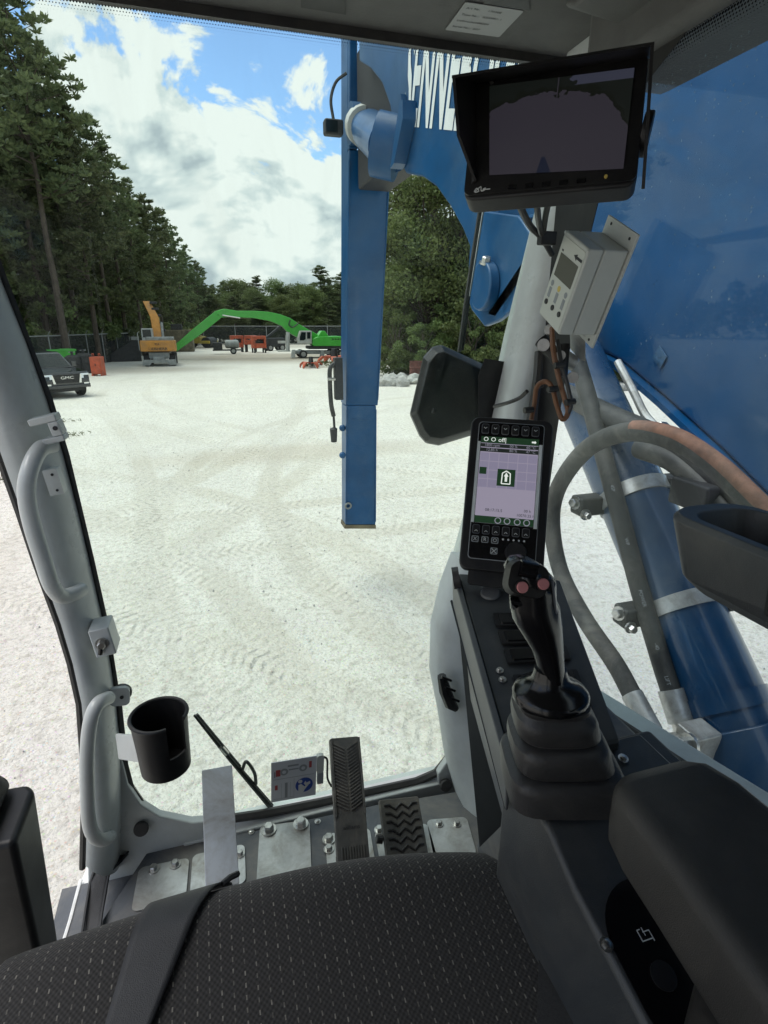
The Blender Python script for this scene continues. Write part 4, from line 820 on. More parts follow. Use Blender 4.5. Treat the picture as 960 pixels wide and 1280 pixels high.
for k in range(16):
    a0, a1 = 2 * math.pi * k / 16, 2 * math.pi * (k + 1) / 16; tb.tube([rg_ + V((math.cos(a0) * .035, -.01, math.sin(a0) * .035)), rg_ + V((math.cos(a1) * .035, -.01, math.sin(a1) * .035))], .012, 5)
tb.build('lifting_eye', 'greymetal', st)
pp = P(421, 157, Y=6.0); MB().box(tuple(pp + V((-.12, -.03, -.08))), tuple(pp + V((.06, .08, .05)))).build('work_lamp', 'darkmetal', st, bevel=.02)
MB().box(tuple(pp + V((-.11, -.042, -.065))), tuple(pp + V((.0, -.032, .03)))).build('lamp_lens', 'autoglass', st)
MB().tube(catmull([pp + V((-.03, 0, .04)), pp + V((-.05, 0, .2)), pp + V((0, 0, .34)), pp + V((.1, 0, .42))]), .014, 6).build('lamp_cable', 'hose', st)
# hose couplings on the stick's edge
hm = P(421, 470, Y=6.3)
MB().box(tuple(hm + V((-.03, -.06, -.26))), tuple(hm + V((.06, .05, .20)))).build('coupling_block', 'darkmetal', st, bevel=.01)
MB().tube(catmull([P(423, 452, Y=6.28), P(413, 460, Y=6.26), P(412.5, 480, Y=6.28), P(414, 505, Y=6.3), P(417, 520, Y=6.32)]), .026, 8).build('loose_hose', 'hose', st)
MB().tube([P(417, 520, Y=6.32), P(418, 534, Y=6.34), P(417, 536, Y=6.34), P(417.5, 552, Y=6.36)], [.014, .014, .045, .035], 8).build('hose_end', 'darkmetal', st)
MB().tube([P(410.5, 474, Y=6.24), P(420, 474, Y=6.26)], .018, 6).build('clip', 'bolt', st)
for y in (535, 569):
    q = P(428, y, Y=6.42); MB().sphere(q, .04, 10, 6).build('stud', 'blue', st)

# lift cylinder
XC = 1.25; cA, cB = P(945, 965, X=XC), P(668, 345, X=XC); ax = (cB - cA)
lc = thing('lift_cylinder', 'stout blue hydraulic lift cylinder slanting up to the boom outside the right window', 'hydraulic cylinder', (XC, cA.y, 0))
e0, e1 = cA - ax * .28, cA + ax * .93
MB().tube([e0, e1], .108, 36).build('barrel', 'blue_dark', lc); MB().tube([e1, e1 + ax * .012, e1 + ax * .013, e1 + ax * .03], [.118, .118, .1, .1], 36).build('gland', 'blue_dark', lc)
MB().tube([e1, cB], .06, 24).build('rod', 'chrome', lc)
MB().tube([cA + ax * -.02, cA + ax * .06], .128, 36).build('lower_sleeve', 'blue_dark', lc, bevel=.006)
def on_axis(y): # parameter on the cylinder axis at image row y
    best = min(range(1001), key=lambda k: abs(row(cA + ax * (k / 1000 * 1.3 - .3)) - y)); return best / 1000 * 1.3 - .3
def row(p): q = p - CAM; return 640 - FPX * q.dot(c_u) / max(q.dot(c_fw), .01)
for y in (622, 758, 878):
    k = on_axis(y); a = cA + ax * k; u_ = ax.normalized()
    MB().tube([a - u_ * .022, a + u_ * .022], .114, 36).build('pipe_clamp', 'steel' if y < 800 else 'blue_dark', lc)
    if y < 800:
        q = a + V((-.155, .03, -.02)); MB().box(tuple(q + V((-.035, -.03, -.03))), tuple(q + V((.06, .03, .03)))).build('clamp_block', 'hose', lc, bevel=.008)
        bb = MB(); bolt(bb, q + V((-.035, 0, .01)), (-1, -.3, .2), .014, .02); bolt(bb, q + V((-.02, -.03, -.02)), (0, -1, 0), .012, .02); bb.build('clamp_bolt', 'bolt', lc)
        q2 = a + V((.09, -.06, .05)); MB().box(tuple(q2 + V((-.03, -.04, -.03))), tuple(q2 + V((.05, .04, .03)))).build('clamp_block', 'darkmetal', lc, bevel=.008)
# manifold at the foot
mfp = P(872, 932, X=1.10); 
MB().box(tuple(mfp + V((-.04, -.03, -.03))), tuple(mfp + V((.04, .04, .05)))).build('manifold_block', 'steel', lc, bevel=.006)
mm = MB(); bolt(mm, mfp + V((-.05, -.02, .03)), (-1, 0, .2), .02, .03); bolt(mm, mfp + V((-.05, .03, -.01)), (-1, 0, 0), .02, .03); mm.tube([mfp + V((-.10, .03, .0)), mfp + V((-.04, .02, .0))], .028, 12); mm.build('fittings_nut', 'bolt', lc)
def hose(name, lb, pix, X, r, m, group=None):
    pts = [P(x, y, X=(X if isinstance(X, (int, float)) else X[i])) for i, (x, y) in enumerate(pix)]; path = catmull(pts, 7)
    t_ = thing(name, lb, 'hose', pts[-1]); return t_, path
t_, path = hose('hydraulic_hose', 'thick hydraulic hose curling in a big loop outside the right window', ((985, 672), (945, 630), (890, 578), (840, 548), (785, 540), (735, 560), (700, 605), (690, 650), (700, 712), (730, 772), (768, 828), (790, 868)), 1.0, 0, 0)
n = len(path); MB().tube(path, .0255, 14).build('rubber_sleeve', 'hose_dusty', t_)
sl = path[:int(n * .36)]; MB().tube([q + V((-.006, -.004, .0105)) for q in sl], .0185, 12).build('upper_strip', 'copper', t_)  # terracotta strip along the upper side of the loop's first stretch
MB().tube([path[-1], path[-1] + (path[-1] - path[-2]).normalized() * .10], .029, 14).build('crimp_ferrule', 'steel', t_); q = path[-1] + (path[-1] - path[-2]).normalized() * .10
MB().tube([q, q + (path[-1] - path[-2]).normalized() * .09], .018, 12).build('pipe_end', 'bolt', t_)
t_, path = hose('hydraulic_hose', 'straight black hydraulic hose with pale print running along the lift cylinder', ((722, 452), (736, 500), (752, 560), (776, 648), (800, 738), (826, 825), (838, 862)), 1.12, 0, 0)
MB().tube(path, .027, 14).build('rubber_sleeve', 'hose', t_)
d = (path[-1] - path[-2]).normalized(); q = path[-1]
MB().tube([q, q + d * .085], .034, 14).build('crimp_ferrule', 'steel', t_); MB().tube([q + d * .085, q + d * .12], .026, 14).build('hose_tail', 'bolt', t_); MB().tube([q + d * .12, q + d * .17], .038, 6).build('hex_nut', 'bolt', t_); MB().tube([q + d * .17, q + d * .24], .03, 14).build('elbow', 'hose', t_)
# the print on that hose
k0 = int(len(path) * .52); pd = (path[-1] - path[k0]).normalized(); nn = (CAM - path[k0]); nn -= pd * nn.dot(pd); nn.normalize()
for j in range(int(len(path) * .42), len(path) - 3, 5):
    pd = (path[j + 3] - path[j]).normalized(); nn = (CAM - path[j]); nn -= pd * nn.dot(pd); nn.normalize(); sd_ = nn.cross(pd)
    text(('POWER', '-40', 'LIFT', '4SP', 'WP')[(j // 5) % 5], 'print', 'print_grey', t_, .014, Matrix.Translation(path[j] + nn * .0282) @ Matrix((pd, sd_, nn)).transposed().to_4x4(), 0, 'LEFT')
t_, path = hose('hydraulic_hose', 'fat black hose passing behind the loop towards the boom foot', ((690, 478), (722, 500), (765, 522), (830, 552), (895, 592), (950, 640), (990, 690)), 1.16, 0, 0)
MB().tube(path, .036, 14).build('rubber_sleeve', 'hose', t_)
t_, path = hose('hydraulic_hose', 'black hose with a bracket crossing beside the lift cylinder', ((800, 560), (840, 575), (880, 610), (915, 650), (940, 700)), 1.14, 0, 0)
MB().tube(path, .030, 14).build('rubber_sleeve', 'hose', t_); q = path[len(path) // 2]; MB().box(tuple(q + V((-.05, -.06, -.05))), tuple(q + V((.06, .06, .02)))).build('bracket', 'darkmetal', t_, bevel=.008)
t_, path = hose('steel_pipe', 'thin bare steel pipe below the boom edge', ((772, 452), (792, 490), (806, 518), (822, 536)), 1.22, 0, 0)
MB().tube(path, .012, 10).build('pipe_run', 'steel', t_); MB().tube([path[-1], path[-1] + V((.01, -.05, -.03))], .03, 6).build('hex_nut', 'bolt', t_)

# ================================================================== CAB SHELL
cab = thing('operator_cab', 'grey operator cab frame with glazed front, pillars, floor and roof', 'cab', (.15, .3, 2.1))
YW = 1.078
# roof
MB().box((-.58, -.85, 3.80), (.78, 1.14, 3.88)).build('roof_panel', 'liner', cab, bevel=.02)
MB().prism([(-.58, YW - .005, 3.752), (-.58, .70, 3.752), (-.58, .52, 3.798), (-.58, YW + .04, 3.798), (-.58, YW + .04, 3.752)], (1.30, 0, 0)).build('front_header', 'liner', cab, bevel=.006)
MB().box((.60, -.8, 3.655), (.76, .93, 3.798)).build('side_header', 'liner', cab, bevel=.02); MB().box((-.52, -.8, 3.66), (-.40, 1.0, 3.798)).build('side_header', 'liner', cab, bevel=.02)
MB().loft([[P(700, 8, Z=3.75), P(862, 40, Z=3.75), P(905, -8, Z=3.75), P(740, -40, Z=3.75)], [P(712, 6, Z=3.715), P(822, 46, Z=3.70), P(872, 4, Z=3.70), P(760, -30, Z=3.715)]]).build('corner_cover', 'liner', cab, bevel=.012, seg=3)
for x0, y0, x1, y1 in ((376, -12, 432, 13), (605, -20, 662, 8)):
    MB().prism([P(x0, y0, Z=3.7512), P(x1, y0 + 9, Z=3.7512), P(x1, y1 + 4, Z=3.7512), P(x0, y1 - 5, Z=3.7512)], (0, 0, -.0015)).build('black_patch', 'black', cab)
# type label on the header
lf = Frame(P(582, 2, Z=3.7505), P(655, 13, Z=3.7505), P(574, 39, Z=3.7505))
lb = lf.rect(0, 0, 1, 1, 0, .0008, .003).build('type_label', 'paper', cab)
for i, (a, b) in enumerate((('Art Nr.', '170308'), ('Type Nr.:', '0300001-1'), ('Lieferschein:', '38204'), ('Serial Nr.:', '#07'))):
    ftext(a, 'label_print', 'print', lb, lf, .07, .16 + i * .22, .0075, .0012, 1, 'LEFT'); ftext(b, 'label_print', 'print', lb, lf, .44, .16 + i * .22, .0075, .0012, 1, 'LEFT')
# windscreen
wl_, wr_ = -.35, .66
MB().hexa([(-.275, YW, 2.205), (wr_, YW, 2.205), (wr_, YW + .006, 2.205), (-.275, YW + .006, 2.205), (-.40, YW, 3.752), (wr_, YW, 3.752), (wr_, YW + .006, 3.752), (-.40, YW + .006, 3.752)]).build('windscreen', 'glass', cab, smooth=None)
def strip_uv(name, a, b, dn, parent):   # band of printed dots: a-b along the edge, dn away from it
    mb = MB(); ln = (b - a).length; w_ = dn.length; mb.add([a, b, b + dn, a + dn], [(0, 1, 2, 3)]); return mb.build(name, 'frit', parent, smooth=None, uv=[(0, 0), (ln, 0), (ln, w_), (0, w_)])
strip_uv('dotted_band', V((wl_, YW - .0012, 3.752)), V((wr_, YW - .0012, 3.752)), V((0, 0, -.03)), cab)
# seals round the windscreen
sl = MB(); sl.box((-.40, YW - .012, 3.738), (.70, YW - .002, 3.7515)); sl.build('windscreen_seal', 'rubber', cab)
rb = [P(x, y, Y=YW - .006) for x, y in ((146, 880), (151, 925), (154, 955), (162, 985), (178, 1008), (200, 1022), (228, 1029), (262, 1027), (330, 1017), (400, 1003), (470, 988), (520, 977), (545, 966), (562, 945), (570, 915), (572, 880))]
MB().tube(rb, .0105, 6).build('windscreen_seal', 'rubber', cab)
# wide black print at the right edge of the glass
MB().prism([P(x, y, Y=YW - .003) for x, y in ((716, 240), (700, 255), (652, 405), (640, 440), (630, 452), (606, 448), (598, 470), (598, 560), (620, 580), (668, 560), (740, 250))], (0, .0015, 0)).build('black_edge_print', 'black', cab)
# left front pillar
def pillar(name, levels, Yr, Yl, bulge, m, back=.05, k=9):
    rings = []
    for lv in levels:
        y, xr, xl = lv[:3]; yr_ = lv[3] if len(lv) > 3 else Yr; yl_ = lv[4] if len(lv) > 4 else Yl
        a, b = P(xr, y, Y=yr_), P(xl, y, Y=yl_); n_ = (CAM - (a + b) / 2); n_.z = 0; n_.normalize()
        ring = [a + (b - a) * (i / (k - 1)) + n_ * (bulge * math.sin(math.pi * i / (k - 1)) ** .7) for i in range(k)]
        ring += [b + V((0, back, 0)), a + V((0, back * .6, 0))]; rings.append(ring)
    return MB().loft(rings).build(name, m, cab, smooth=50)
lp = pillar('front_pillar', ((-140, -182, -262), (-60, -152, -228), (100, -90, -165), (340, -3, -80), (430, 33, -48), (500, 58, -22), (570, 79, 2), (640, 97, 27), (700, 111, 47), (780, 129, 76), (830, 138, 91), (880, 145, 102), (950, 151, 108), (1010, 153, 109), (1082, 150, 107)), 1.06, .985, .028, 'grey_paint')
MB().tube([P(x, y, Y=.992) for x, y in ((-232, -60), (-168, 100), (-82, 340), (-25, 500), (-1, 570), (24, 640), (44, 700), (73, 780), (88, 830), (99, 880), (104, 950), (105, 1010), (103, 1085))], .0065, 7).build('door_seal', 'rubber', cab)
MB().tube([P(x, y, Y=1.066) for x, y in ((-150, -60), (-88, 100), (2, 342), (62, 500), (83, 570), (114, 700), (132, 780), (148, 880), (153, 950))], .006, 6).build('windscreen_seal', 'rubber', cab)
# corner gusset and sill at the foot of the windscreen
MB().prism([P(x, y, Y=1.055) for x, y in ((146, 900), (152, 950), (160, 982), (176, 1006), (200, 1021), (240, 1029), (262, 1027), (262, 1095), (110, 1120), (108, 960))], (0, .022, 0)).build('corner_gusset', 'grey_paint', cab, bevel=.004)
s0, s1 = P(225, 1030, Y=1.05), P(556, 962, Y=1.05)
MB().hexa([(s0.x, 1.058, 2.13), (s1.x + .1, 1.058, 2.13), (s1.x + .1, YW + .03, 2.13), (s0.x, YW + .03, 2.13), (s0.x, 1.050, 2.183), (s1.x + .1, 1.050, 2.183), (s1.x + .1, YW + .03, 2.190), (s0.x, YW + .03, 2.190)]).build('front_sill', 'grey_paint', cab, bevel=.004)
# right front pillar with its lower corner panel
pillar('front_pillar', ((-40, 822, 760, .90, .98), (60, 790, 728, .93, 1.0), (250, 744, 688, .98, 1.03), (330, 720, 668, 1.0, 1.04), (420, 690, 645, 1.0, 1.05), (510, 660, 625, 1.0, 1.05), (620, 650, 600, 1.0, 1.05), (720, 640, 572, .98, 1.05)), 1.05, 1.0, .02, 'grey_paint')
pillar('corner_panel', ((700, 640, 575, .98, 1.03), (740, 640, 560, .96, 1.03), (790, 640, 548, .95, 1.03), (850, 640, 546, .94, 1.03), (900, 640, 556, .93, 1.02), (960, 650, 565, .9, 1.01), (1010, 660, 580, .86, .97), (1066, 680, 602, .82, .9)), 1.05, 1.0, .012, 'trim')
MB().tube([P(x, y, Y=.985) for x, y in ((552, 845), (556, 862), (563, 880), (570, 886))], [.010, .014, .014, .008], 8).build('air_vent', 'black', cab)
for k in range(3): 
    a = P(552 + k * 5, 846 + k * 13, Y=.968); MB().tube([a, a + V((.022, -.004, -.012))], .003, 5).build('vent_slat', 'gloss', cab)
MB().prism([P(x, y, Y=1.052) for x, y in ((548, 968), (562, 948), (571, 915), (600, 915), (605, 1000), (548, 990))], (0, .02, 0)).build('corner_gusset', 'grey_paint', cab, bevel=.004)
for x, y, Yd in ((177, 1034, 1.05), (556, 980, 1.048)):
    q = P(x, y, Y=Yd); MB().tube([q, q + V((0, -.012, .004))], .0155, 18).build('rubber_plug', 'rubber', cab, bevel=.003)
# floor
MB().box((-.42, -.8, 1.95), (.70, 1.062, 2.128)).build('floor_base', 'panel', cab)
FZ = 2.178
fp = [P(x, y, Z=FZ) for x, y in ((186, 1062), (330, 1036), (470, 1006), (592, 986), (640, 1000), (660, 1120), (640, 1200), (100, 1300), (128, 1150))]
MB().prism(fp, (0, 0, -.021)).build('floor_panel', 'panel', cab, bevel=.002)
def plate(pix, rad=0.008):
    q = [P(x, y, Z=FZ + .0035) for x, y in pix]; return MB().prism(q, (0, 0, -.003))
def floor_plate(pix, bolts):
    f = Frame(P(*pix[0], Z=FZ + .001), P(*pix[1], Z=FZ + .001), P(*pix[2], Z=FZ + .001)); o = f.rect(0, 0, 1, 1, 0, .003, .012, 4).build('floor_plate', 'steel', cab)
    for (x, y), r in bolts:
        bb = MB(); bolt(bb, P(x, y, Z=FZ + .004), (0, 0, 1), r, r * 1.2); bb.build('bolt', 'bolt', o)
floor_plate(((174, 1086), (237, 1073), (170, 1140)), (((192, 1087), .008), ((219, 1081), .008)))
floor_plate(((241, 1070), (306, 1056), (240, 1120)), (((300, 1068), .007),))
floor_plate(((325, 1034), (387, 1026), (322, 1120)), (((336, 1038), .012), ((376, 1031), .012)))
floor_plate(((406, 1044), (462, 1036), (404, 1110)), (((411, 1050), .010), ((411, 1062), .008)))
floor_plate(((468, 1040), (534, 1030), (466, 1100)), (((474, 1038), .008),))
floor_plate(((533, 1026), (583, 1022), (535, 1074)), (((549, 1030), .007), ((571, 1030), .007)))
for x, y in ((194, 1056), (314, 1040), (397, 1027), (590, 1000)): bolt(MB(), P(x, y, Z=FZ + .001), (0, 0, 1), .005, .004).build('panel_screw', 'bolt', cab)
# door step, white and worn
ds = [P(x, y, Z=2.12) for x, y in ((108, 1082), (118, 1084), (104, 1145), (98, 1300), (40, 1300), (82, 1150))]
MB().prism(ds, (0, 0, -.12)).build('door_sill', 'white_sill', cab, bevel=.004)
MB().tube([P(x, y, Z=2.128) for x, y in ((101, 1100), (88, 1150), (60, 1240))], .004, 6).build('sill_ridge', 'white_sill', cab)
# rear pillars out of sight, plus a solid wall added to stop bright windscreen reflections
for x0, x1 in ((-.50, -.40), (.63, .73)): MB().box((x0, -.34, 2.128), (x1, -.24, 3.70)).build('rear_pillar', 'grey_paint', cab, bevel=.02)
MB().box((-.46, -.84, 2.128), (.72, -.78, 3.798)).build('rear_light_blocker', 'panel', cab)
# right side: sill, wall below and the side window
sA, sB = P(745, 884, X=.615), P(965, 1030, X=.615); dS = sB - sA; s_front = sA - dS * .95; s_back = sB + dS * 2.2
def along(a, b, off, h): return [a + V(off), b + V(off), b + V(off) + V((.05, 0, 0)), a + V(off) + V((.05, 0, 0))]
MB().hexa([s_front + V((-.035, 0, -.055)), s_back + V((-.035, 0, -.055)), s_back + V((.06, 0, -.055)), s_front + V((.06, 0, -.055)), s_front + V((-.035, 0, -.028)), s_back + V((-.035, 0, -.028)), s_back + V((.06, 0, -.004)), s_front + V((.06, 0, -.004))]).build('window_sill', 'trim', cab, bevel=.005)
MB().tube([s_front + V((.0, 0, .0)), s_back + V((.0, 0, .0))], .008, 6).build('window_seal', 'rubber', cab)
MB().hexa([(s_front.x - .01, s_front.y, 2.13), (s_back.x - .01, s_back.y, 2.13), (s_back.x + .05, s_back.y, 2.13), (s_front.x + .05, s_front.y, 2.13), s_front + V((-.01, 0, -.06)), s_back + V((-.01, 0, -.06)), s_back + V((.05, 0, -.06)), s_front + V((.05, 0, -.06))]).build('side_wall', 'panel', cab)
XG = .622
MB().hexa([(XG, s_front.y, s_front.z), (XG, s_back.y, s_back.z), (XG + .006, s_back.y, s_back.z), (XG + .006, s_front.y, s_front.z), (XG, .98, 3.70), (XG, -.3, 3.70), (XG + .006, -.3, 3.70), (XG + .006, .98, 3.70)]).build('side_window', 'side_glass', cab, smooth=None)
strip_uv('dotted_band', V((XG - .0012, .93, 3.658)), V((XG - .0012, -.3, 3.658)), V((0, 0, -.03)), cab)
MB().prism([(XG - .002, .98, 3.66), (XG - .002, .72, 3.66), (XG - .002, .80, 3.62), (XG - .002, .86, 3.55), (XG - .002, .90, 3.40), (XG - .002, .93, 3.1), (XG - .002, .95, 2.75), (XG - .002, 1.0, 2.75), (XG - .002, 1.0, 3.66)], (.0015, 0, 0)).build('black_edge_print', 'black', cab)
mb = MB(); random.seed(17)
for k in range(420):
    y_, z_ = random.uniform(.30, .80), 3.62 - .36 * random.random() ** 1.4; r_ = random.uniform(.0005, .0014); mb.sphere((XG + .0062, y_, z_), (r_ * .5, r_, r_ * random.uniform(1, 1.5)), 6, 4)
o = mb.build('rain_drops', 'drop', cab); o['kind'] = 'stuff'
# grab handles, brackets on the left pillar
def bar(name, pts, r, m='grey_paint', parent=cab, n=14): return MB().tube(catmull(pts, 6), r, n).build(name, m, parent)
gh = bar('grab_handle', [P(66, 556, Y=1.0), P(50, 562, Y=.975), P(38, 585, Y=.94), P(33, 615, Y=.925), P(40, 655, Y=.925), P(54, 700, Y=.925), P(64, 730, Y=.93), P(76, 745, Y=.95), P(92, 742, Y=.975), P(102, 737, Y=1.0)], .0125)
gh = bar('grab_handle', [P(136, 872, Y=.99), P(122, 880, Y=.955), P(113, 902, Y=.94), P(109, 940, Y=.935), P(109, 985, Y=.935), P(111, 1025, Y=.94), P(117, 1044, Y=.95), P(128, 1050, Y=.97), P(138, 1046, Y=1.0)], .0125)
br = MB(); f = Frame(P(36, 524, Y=.985), P(70, 516, Y=.985), P(44, 558, Y=.985))
br.loft([f.ring(.0, .0, 1, .26, -.02, 0), f.ring(0, 0, 1, .26, .012, 0)]); br.loft([f.ring(.62, .262, 1, .80, -.02, 0), f.ring(.62, .262, 1, .80, .012, 0)]); br.loft([f.ring(.2, .802, 1, 1.02, -.02, 0), f.ring(.2, .802, 1, 1.02, .012, 0)])
lb_ = br.build('latch_bracket', 'grey_paint', cab, bevel=.002); f.disc(.84, .5, .0035, .0125, .014).build('bolt_hole', 'print', lb_)
f = Frame(P(53, 588, Y=1.0), P(71, 585, Y=1.0), P(60, 620, Y=1.0)); o = f.rect(0, 0, 1, 1, -.02, .004, .002).build('mounting_tab', 'grey_paint', cab)
for v in (.2, .82): f.disc(.6, v, .0022, .0042, .005).build('bolt_hole', 'print', o)
f = Frame(P(109, 790, Y=.975), P(135, 784, Y=.975), P(111, 826, Y=.975)); o = f.rect(0, 0, 1, 1, -.05, .0, .003).build('latch_block', 'grey_paint', cab, bevel=.003)
bb = MB(); bolt(bb, f.p(.5, .5, 0), f.N, .0075, .010); bb.build('bolt', 'bolt', o); MB().tube([f.p(.45, .52, .004), f.p(.3, .82, .006)], .004, 8).build('latch_pin', 'gloss', o)
f = Frame(P(136, 860, Y=1.03), P(162, 858, Y=1.03), P(137, 882, Y=1.03)); o = f.rect(0, 0, 1, 1, -.004, .004, .010, 6).build('hinge_tab', 'grey_paint', cab); f.disc(.62, .5, .0035, .0042, .006).build('bolt_hole', 'print', o)
MB().tube([f.p(.6, .45, -.012), f.p(.6, .45, -.005)], .018, 16).build('rubber_washer', 'rubber', o)

# ================================================================== SEAT
seat = thing('driver_chair', 'dark patterned fabric operator seat with a wide black belt across it', 'seat', (.03, .3, 2.13))
SX0, SX1 = -.335, .345
def seat_front(u): return .585 - .055 * max(0, u) ** 2 - .012 * min(0, u) ** 2 - .10 * max(0, abs(u) - .86) ** 1.2 * 3
def seat_pt(u, v, lift=0.0):   # u -1..1 across, v = metres from the lower front edge over the nose and back
    x = (SX0 + SX1) / 2 + u * (SX1 - SX0) / 2; yf = seat_front(u); crown = .012 * (1 - u * u) - .075 * max(0, abs(u) - .84) ** 2 * 12
    zt = 2.625 + crown; rn = .075; drop = .08
    if v < drop: return V((x, yf + lift, zt - rn - (drop - v)))
    a = (v - drop) / rn
    if a < math.pi / 2: return V((x, yf - rn + (rn + lift) * math.cos(a), zt - rn + (rn + lift) * math.sin(a)))
    s_ = v - drop - rn * math.pi / 2; y = yf - rn - s_
    return V((x, y, zt + lift - .045 * s_ - .05 * math.sin(min(1, s_ / .5) * math.pi) * (1 - abs(u) ** 3) * .6))
def seat_grid(u0, u1, v0, v1, nu, nv, lift=0.0):
    mb = MB(); uv = []
    for j in range(nv + 1):
        for i in range(nu + 1):
            v = lerp(v0, v1, j / nv); a = u0(v) if callable(u0) else u0; b = u1(v) if callable(u1) else u1
            u = lerp(a, b, i / nu); mb.v.append(seat_pt(u, v, lift)); uv.append((u * .32, v))
    mb.f = [(j * (nu + 1) + i, j * (nu + 1) + i + 1, (j + 1) * (nu + 1) + i + 1, (j + 1) * (nu + 1) + i) for j in range(nv) for i in range(nu)]
    return mb, uv
mb, uv = seat_grid(-1, 1, 0, .78, 44, 60); mb.build('cushion_cover', 'fabric', seat, smooth=180, uv=uv)
mb, uv = seat_grid(lambda v: max(.62, 1.0 - max(0, v - .20) * 1.6), 1.0, .20, .78, 12, 30, .006); mb.build('side_bolster', 'mat_seatside', seat, smooth=180)
MB().loft([[V((x, y, 2.20)) for x, y in ((SX0 + .03, .50), (SX1 - .03, .46), (SX1 - .03, -.2), (SX0 + .03, -.2))], [V((x, y, 2.47)) for x, y in ((SX0 + .005, .565), (SX1 - .005, .50), (SX1 - .005, -.2), (SX0 + .005, -.2))]]).build('cushion_base', 'black', seat, bevel=.02)
for s_, x in ((-1, SX0 + .002), (1, SX1 - .002)):
    rim = [seat_pt(s_, v) for v in np.linspace(.02, .78, 24)]; mb = MB(); mb.loft([[q, V((q.x, q.y, q.z - .10))] for q in rim], False, False, False); mb.build('cushion_side', 'mat_seatside', seat, smooth=60)
MB().box((-.2, -.15, 2.13), (.26, .40, 2.199)).build('seat_base', 'black', seat, bevel=.01)
# belt: two edges traced over the cushion
def seat_hit(x, y):   # place on the cushion surface seen at a pixel
    best = None
    for v in np.linspace(.06, .78, 73):
        for u in np.linspace(-1, 1, 41):
            p_ = seat_pt(u, v); q = p_ - CAM; dd = q.dot(c_fw); e = abs(480 + FPX * q.dot(c_r) / dd - x) + abs(640 - FPX * q.dot(c_u) / dd - y)
            if best is None or e < best[0]: best = (e, u, v)
    return best[1:]
(ul0, vl0), (ur0, vr0) = seat_hit(196, 1121), seat_hit(284, 1096); (ul1, vl1), (ur1, vr1) = seat_hit(128, 1272), seat_hit(208, 1272)
rows = []
for k in range(31):
    f = lerp(-.12, 1.5, k / 30); v = lerp((vl0 + vr0) / 2, (vl1 + vr1) / 2, f)
    rows.append([seat_pt(lerp(lerp(ul0, ul1, f), lerp(ur0, ur1, f), i / 8), max(.02, v), .005) for i in range(9)])
mb = MB(); mb.loft(rows, False, False, False); bo = mb.build('lap_belt', 'webbing', seat, smooth=180); so = bo.modifiers.new('thick', 'SOLIDIFY'); so.thickness = .003; so.offset = 1
MB().tube([rows[3][8], rows[2][8] + V((.006, .004, .004)), rows[1][8] + V((.012, .01, .002))], .004, 6).build('belt_fold', 'webbing', bo)

# left armrest box
la = thing('door_side_box', 'black plastic box with a padded lid beside the seat at the open door', 'box', (-.38, .65, 2.13))
LA = lambda x, y: P(x, y, D=.55)
MB().loft([[V((x, y, 2.45)) for x, y in ((-.44, .70), (-.298, .695), (-.290, .68), (-.290, .62), (-.44, .62))], [V((x, y, 2.715)) for x, y in ((-.44, .715), (-.288, .71), (-.277, .695), (-.277, .61), (-.44, .61))]]).build('housing', 'black', la, bevel=.012, seg=3)
MB().loft([[V((x, y, 2.722)) for x, y in ((-.44, .72), (-.312, .715), (-.302, .70), (-.302, .60), (-.44, .60))], [V((x, y, 2.748)) for x, y in ((-.44, .71), (-.320, .705), (-.310, .69), (-.310, .60), (-.44, .60))]]).build('pad', 'vinyl', la, bevel=.01, seg=3)
MB().box((-.42, .63, 2.13), (-.34, .69, 2.45)).build('support', 'black', la)

# ================================================================== RIGHT CONSOLE
con = thing('control_console', 'dark sloping control console with switch pads beside the seat', 'console', (.42, .5, 2.13))
tlF, trF, blF, brF = P(572, 716, D=.94), P(700, 724, D=.90), P(642, 962, D=.64), P(776, 925, D=.67)
topf = Quad(tlF, trF, blF, brF)
dn = V((0, 0, -.05))
MB().hexa([tlF + dn, trF + dn, brF + dn, blF + dn, tlF, trF, brF, blF]).build('top_panel', 'console', con, bevel=.004)
# pale edge trim on the seat side
MB().hexa([tlF + V((-.006, 0, -.06)), tlF + V((-.002, 0, -.06)), blF + V((-.002, 0, -.06)), blF + V((-.006, 0, -.06)), tlF + V((-.010, 0, .004)), tlF + V((-.0005, 0, .005)), blF + V((-.0005, 0, .005)), blF + V((-.010, 0, .004))]).build('edge_trim', 'console_side', con, bevel=.002)
# outer side face sloping in towards the floor
a1, a2 = P(577, 792, D=.965), P(634, 975, D=.69); f1, f2 = P(597, 1066, Z=2.179), P(640, 1080, Z=2.179)
MB().loft([[tlF + V((-.003, .01, -.055)), blF + V((-.003, 0, -.055))], [a1, a2], [f1 + V((.01, 0, 0)), f2 + V((.01, -.1, 0))]], False, False, False).build('side_panel', 'recess', con, smooth=180).modifiers.new('thick', 'SOLIDIFY').thickness = .004
# switch pads
for k, (u0, u1, v0) in enumerate(((.22, .78, .28), (.22, .80, .385), (.22, .82, .49), (.22, .84, .63), (.22, .85, .75))):
    sp_ = topf.rect(u0, v0, u1, v0 + .085, .0005, .0045, .004, taper=.001).build('switch_pad', 'black', con); topf.rect(u0 + .05, v0 + .012, u1 - .05, v0 + .073, .0046, .0065, .003, taper=.001).build('switch_key', 'gloss', sp_)
topf.disc(.27, .14, .016, .0005, .0035, 22, .014).build('round_cap', 'panel', con)
for v in (.60, .645): bolt(MB(), topf.p(.13, v, .001), topf.N, .0035, .004).build('panel_screw', 'bolt', con)
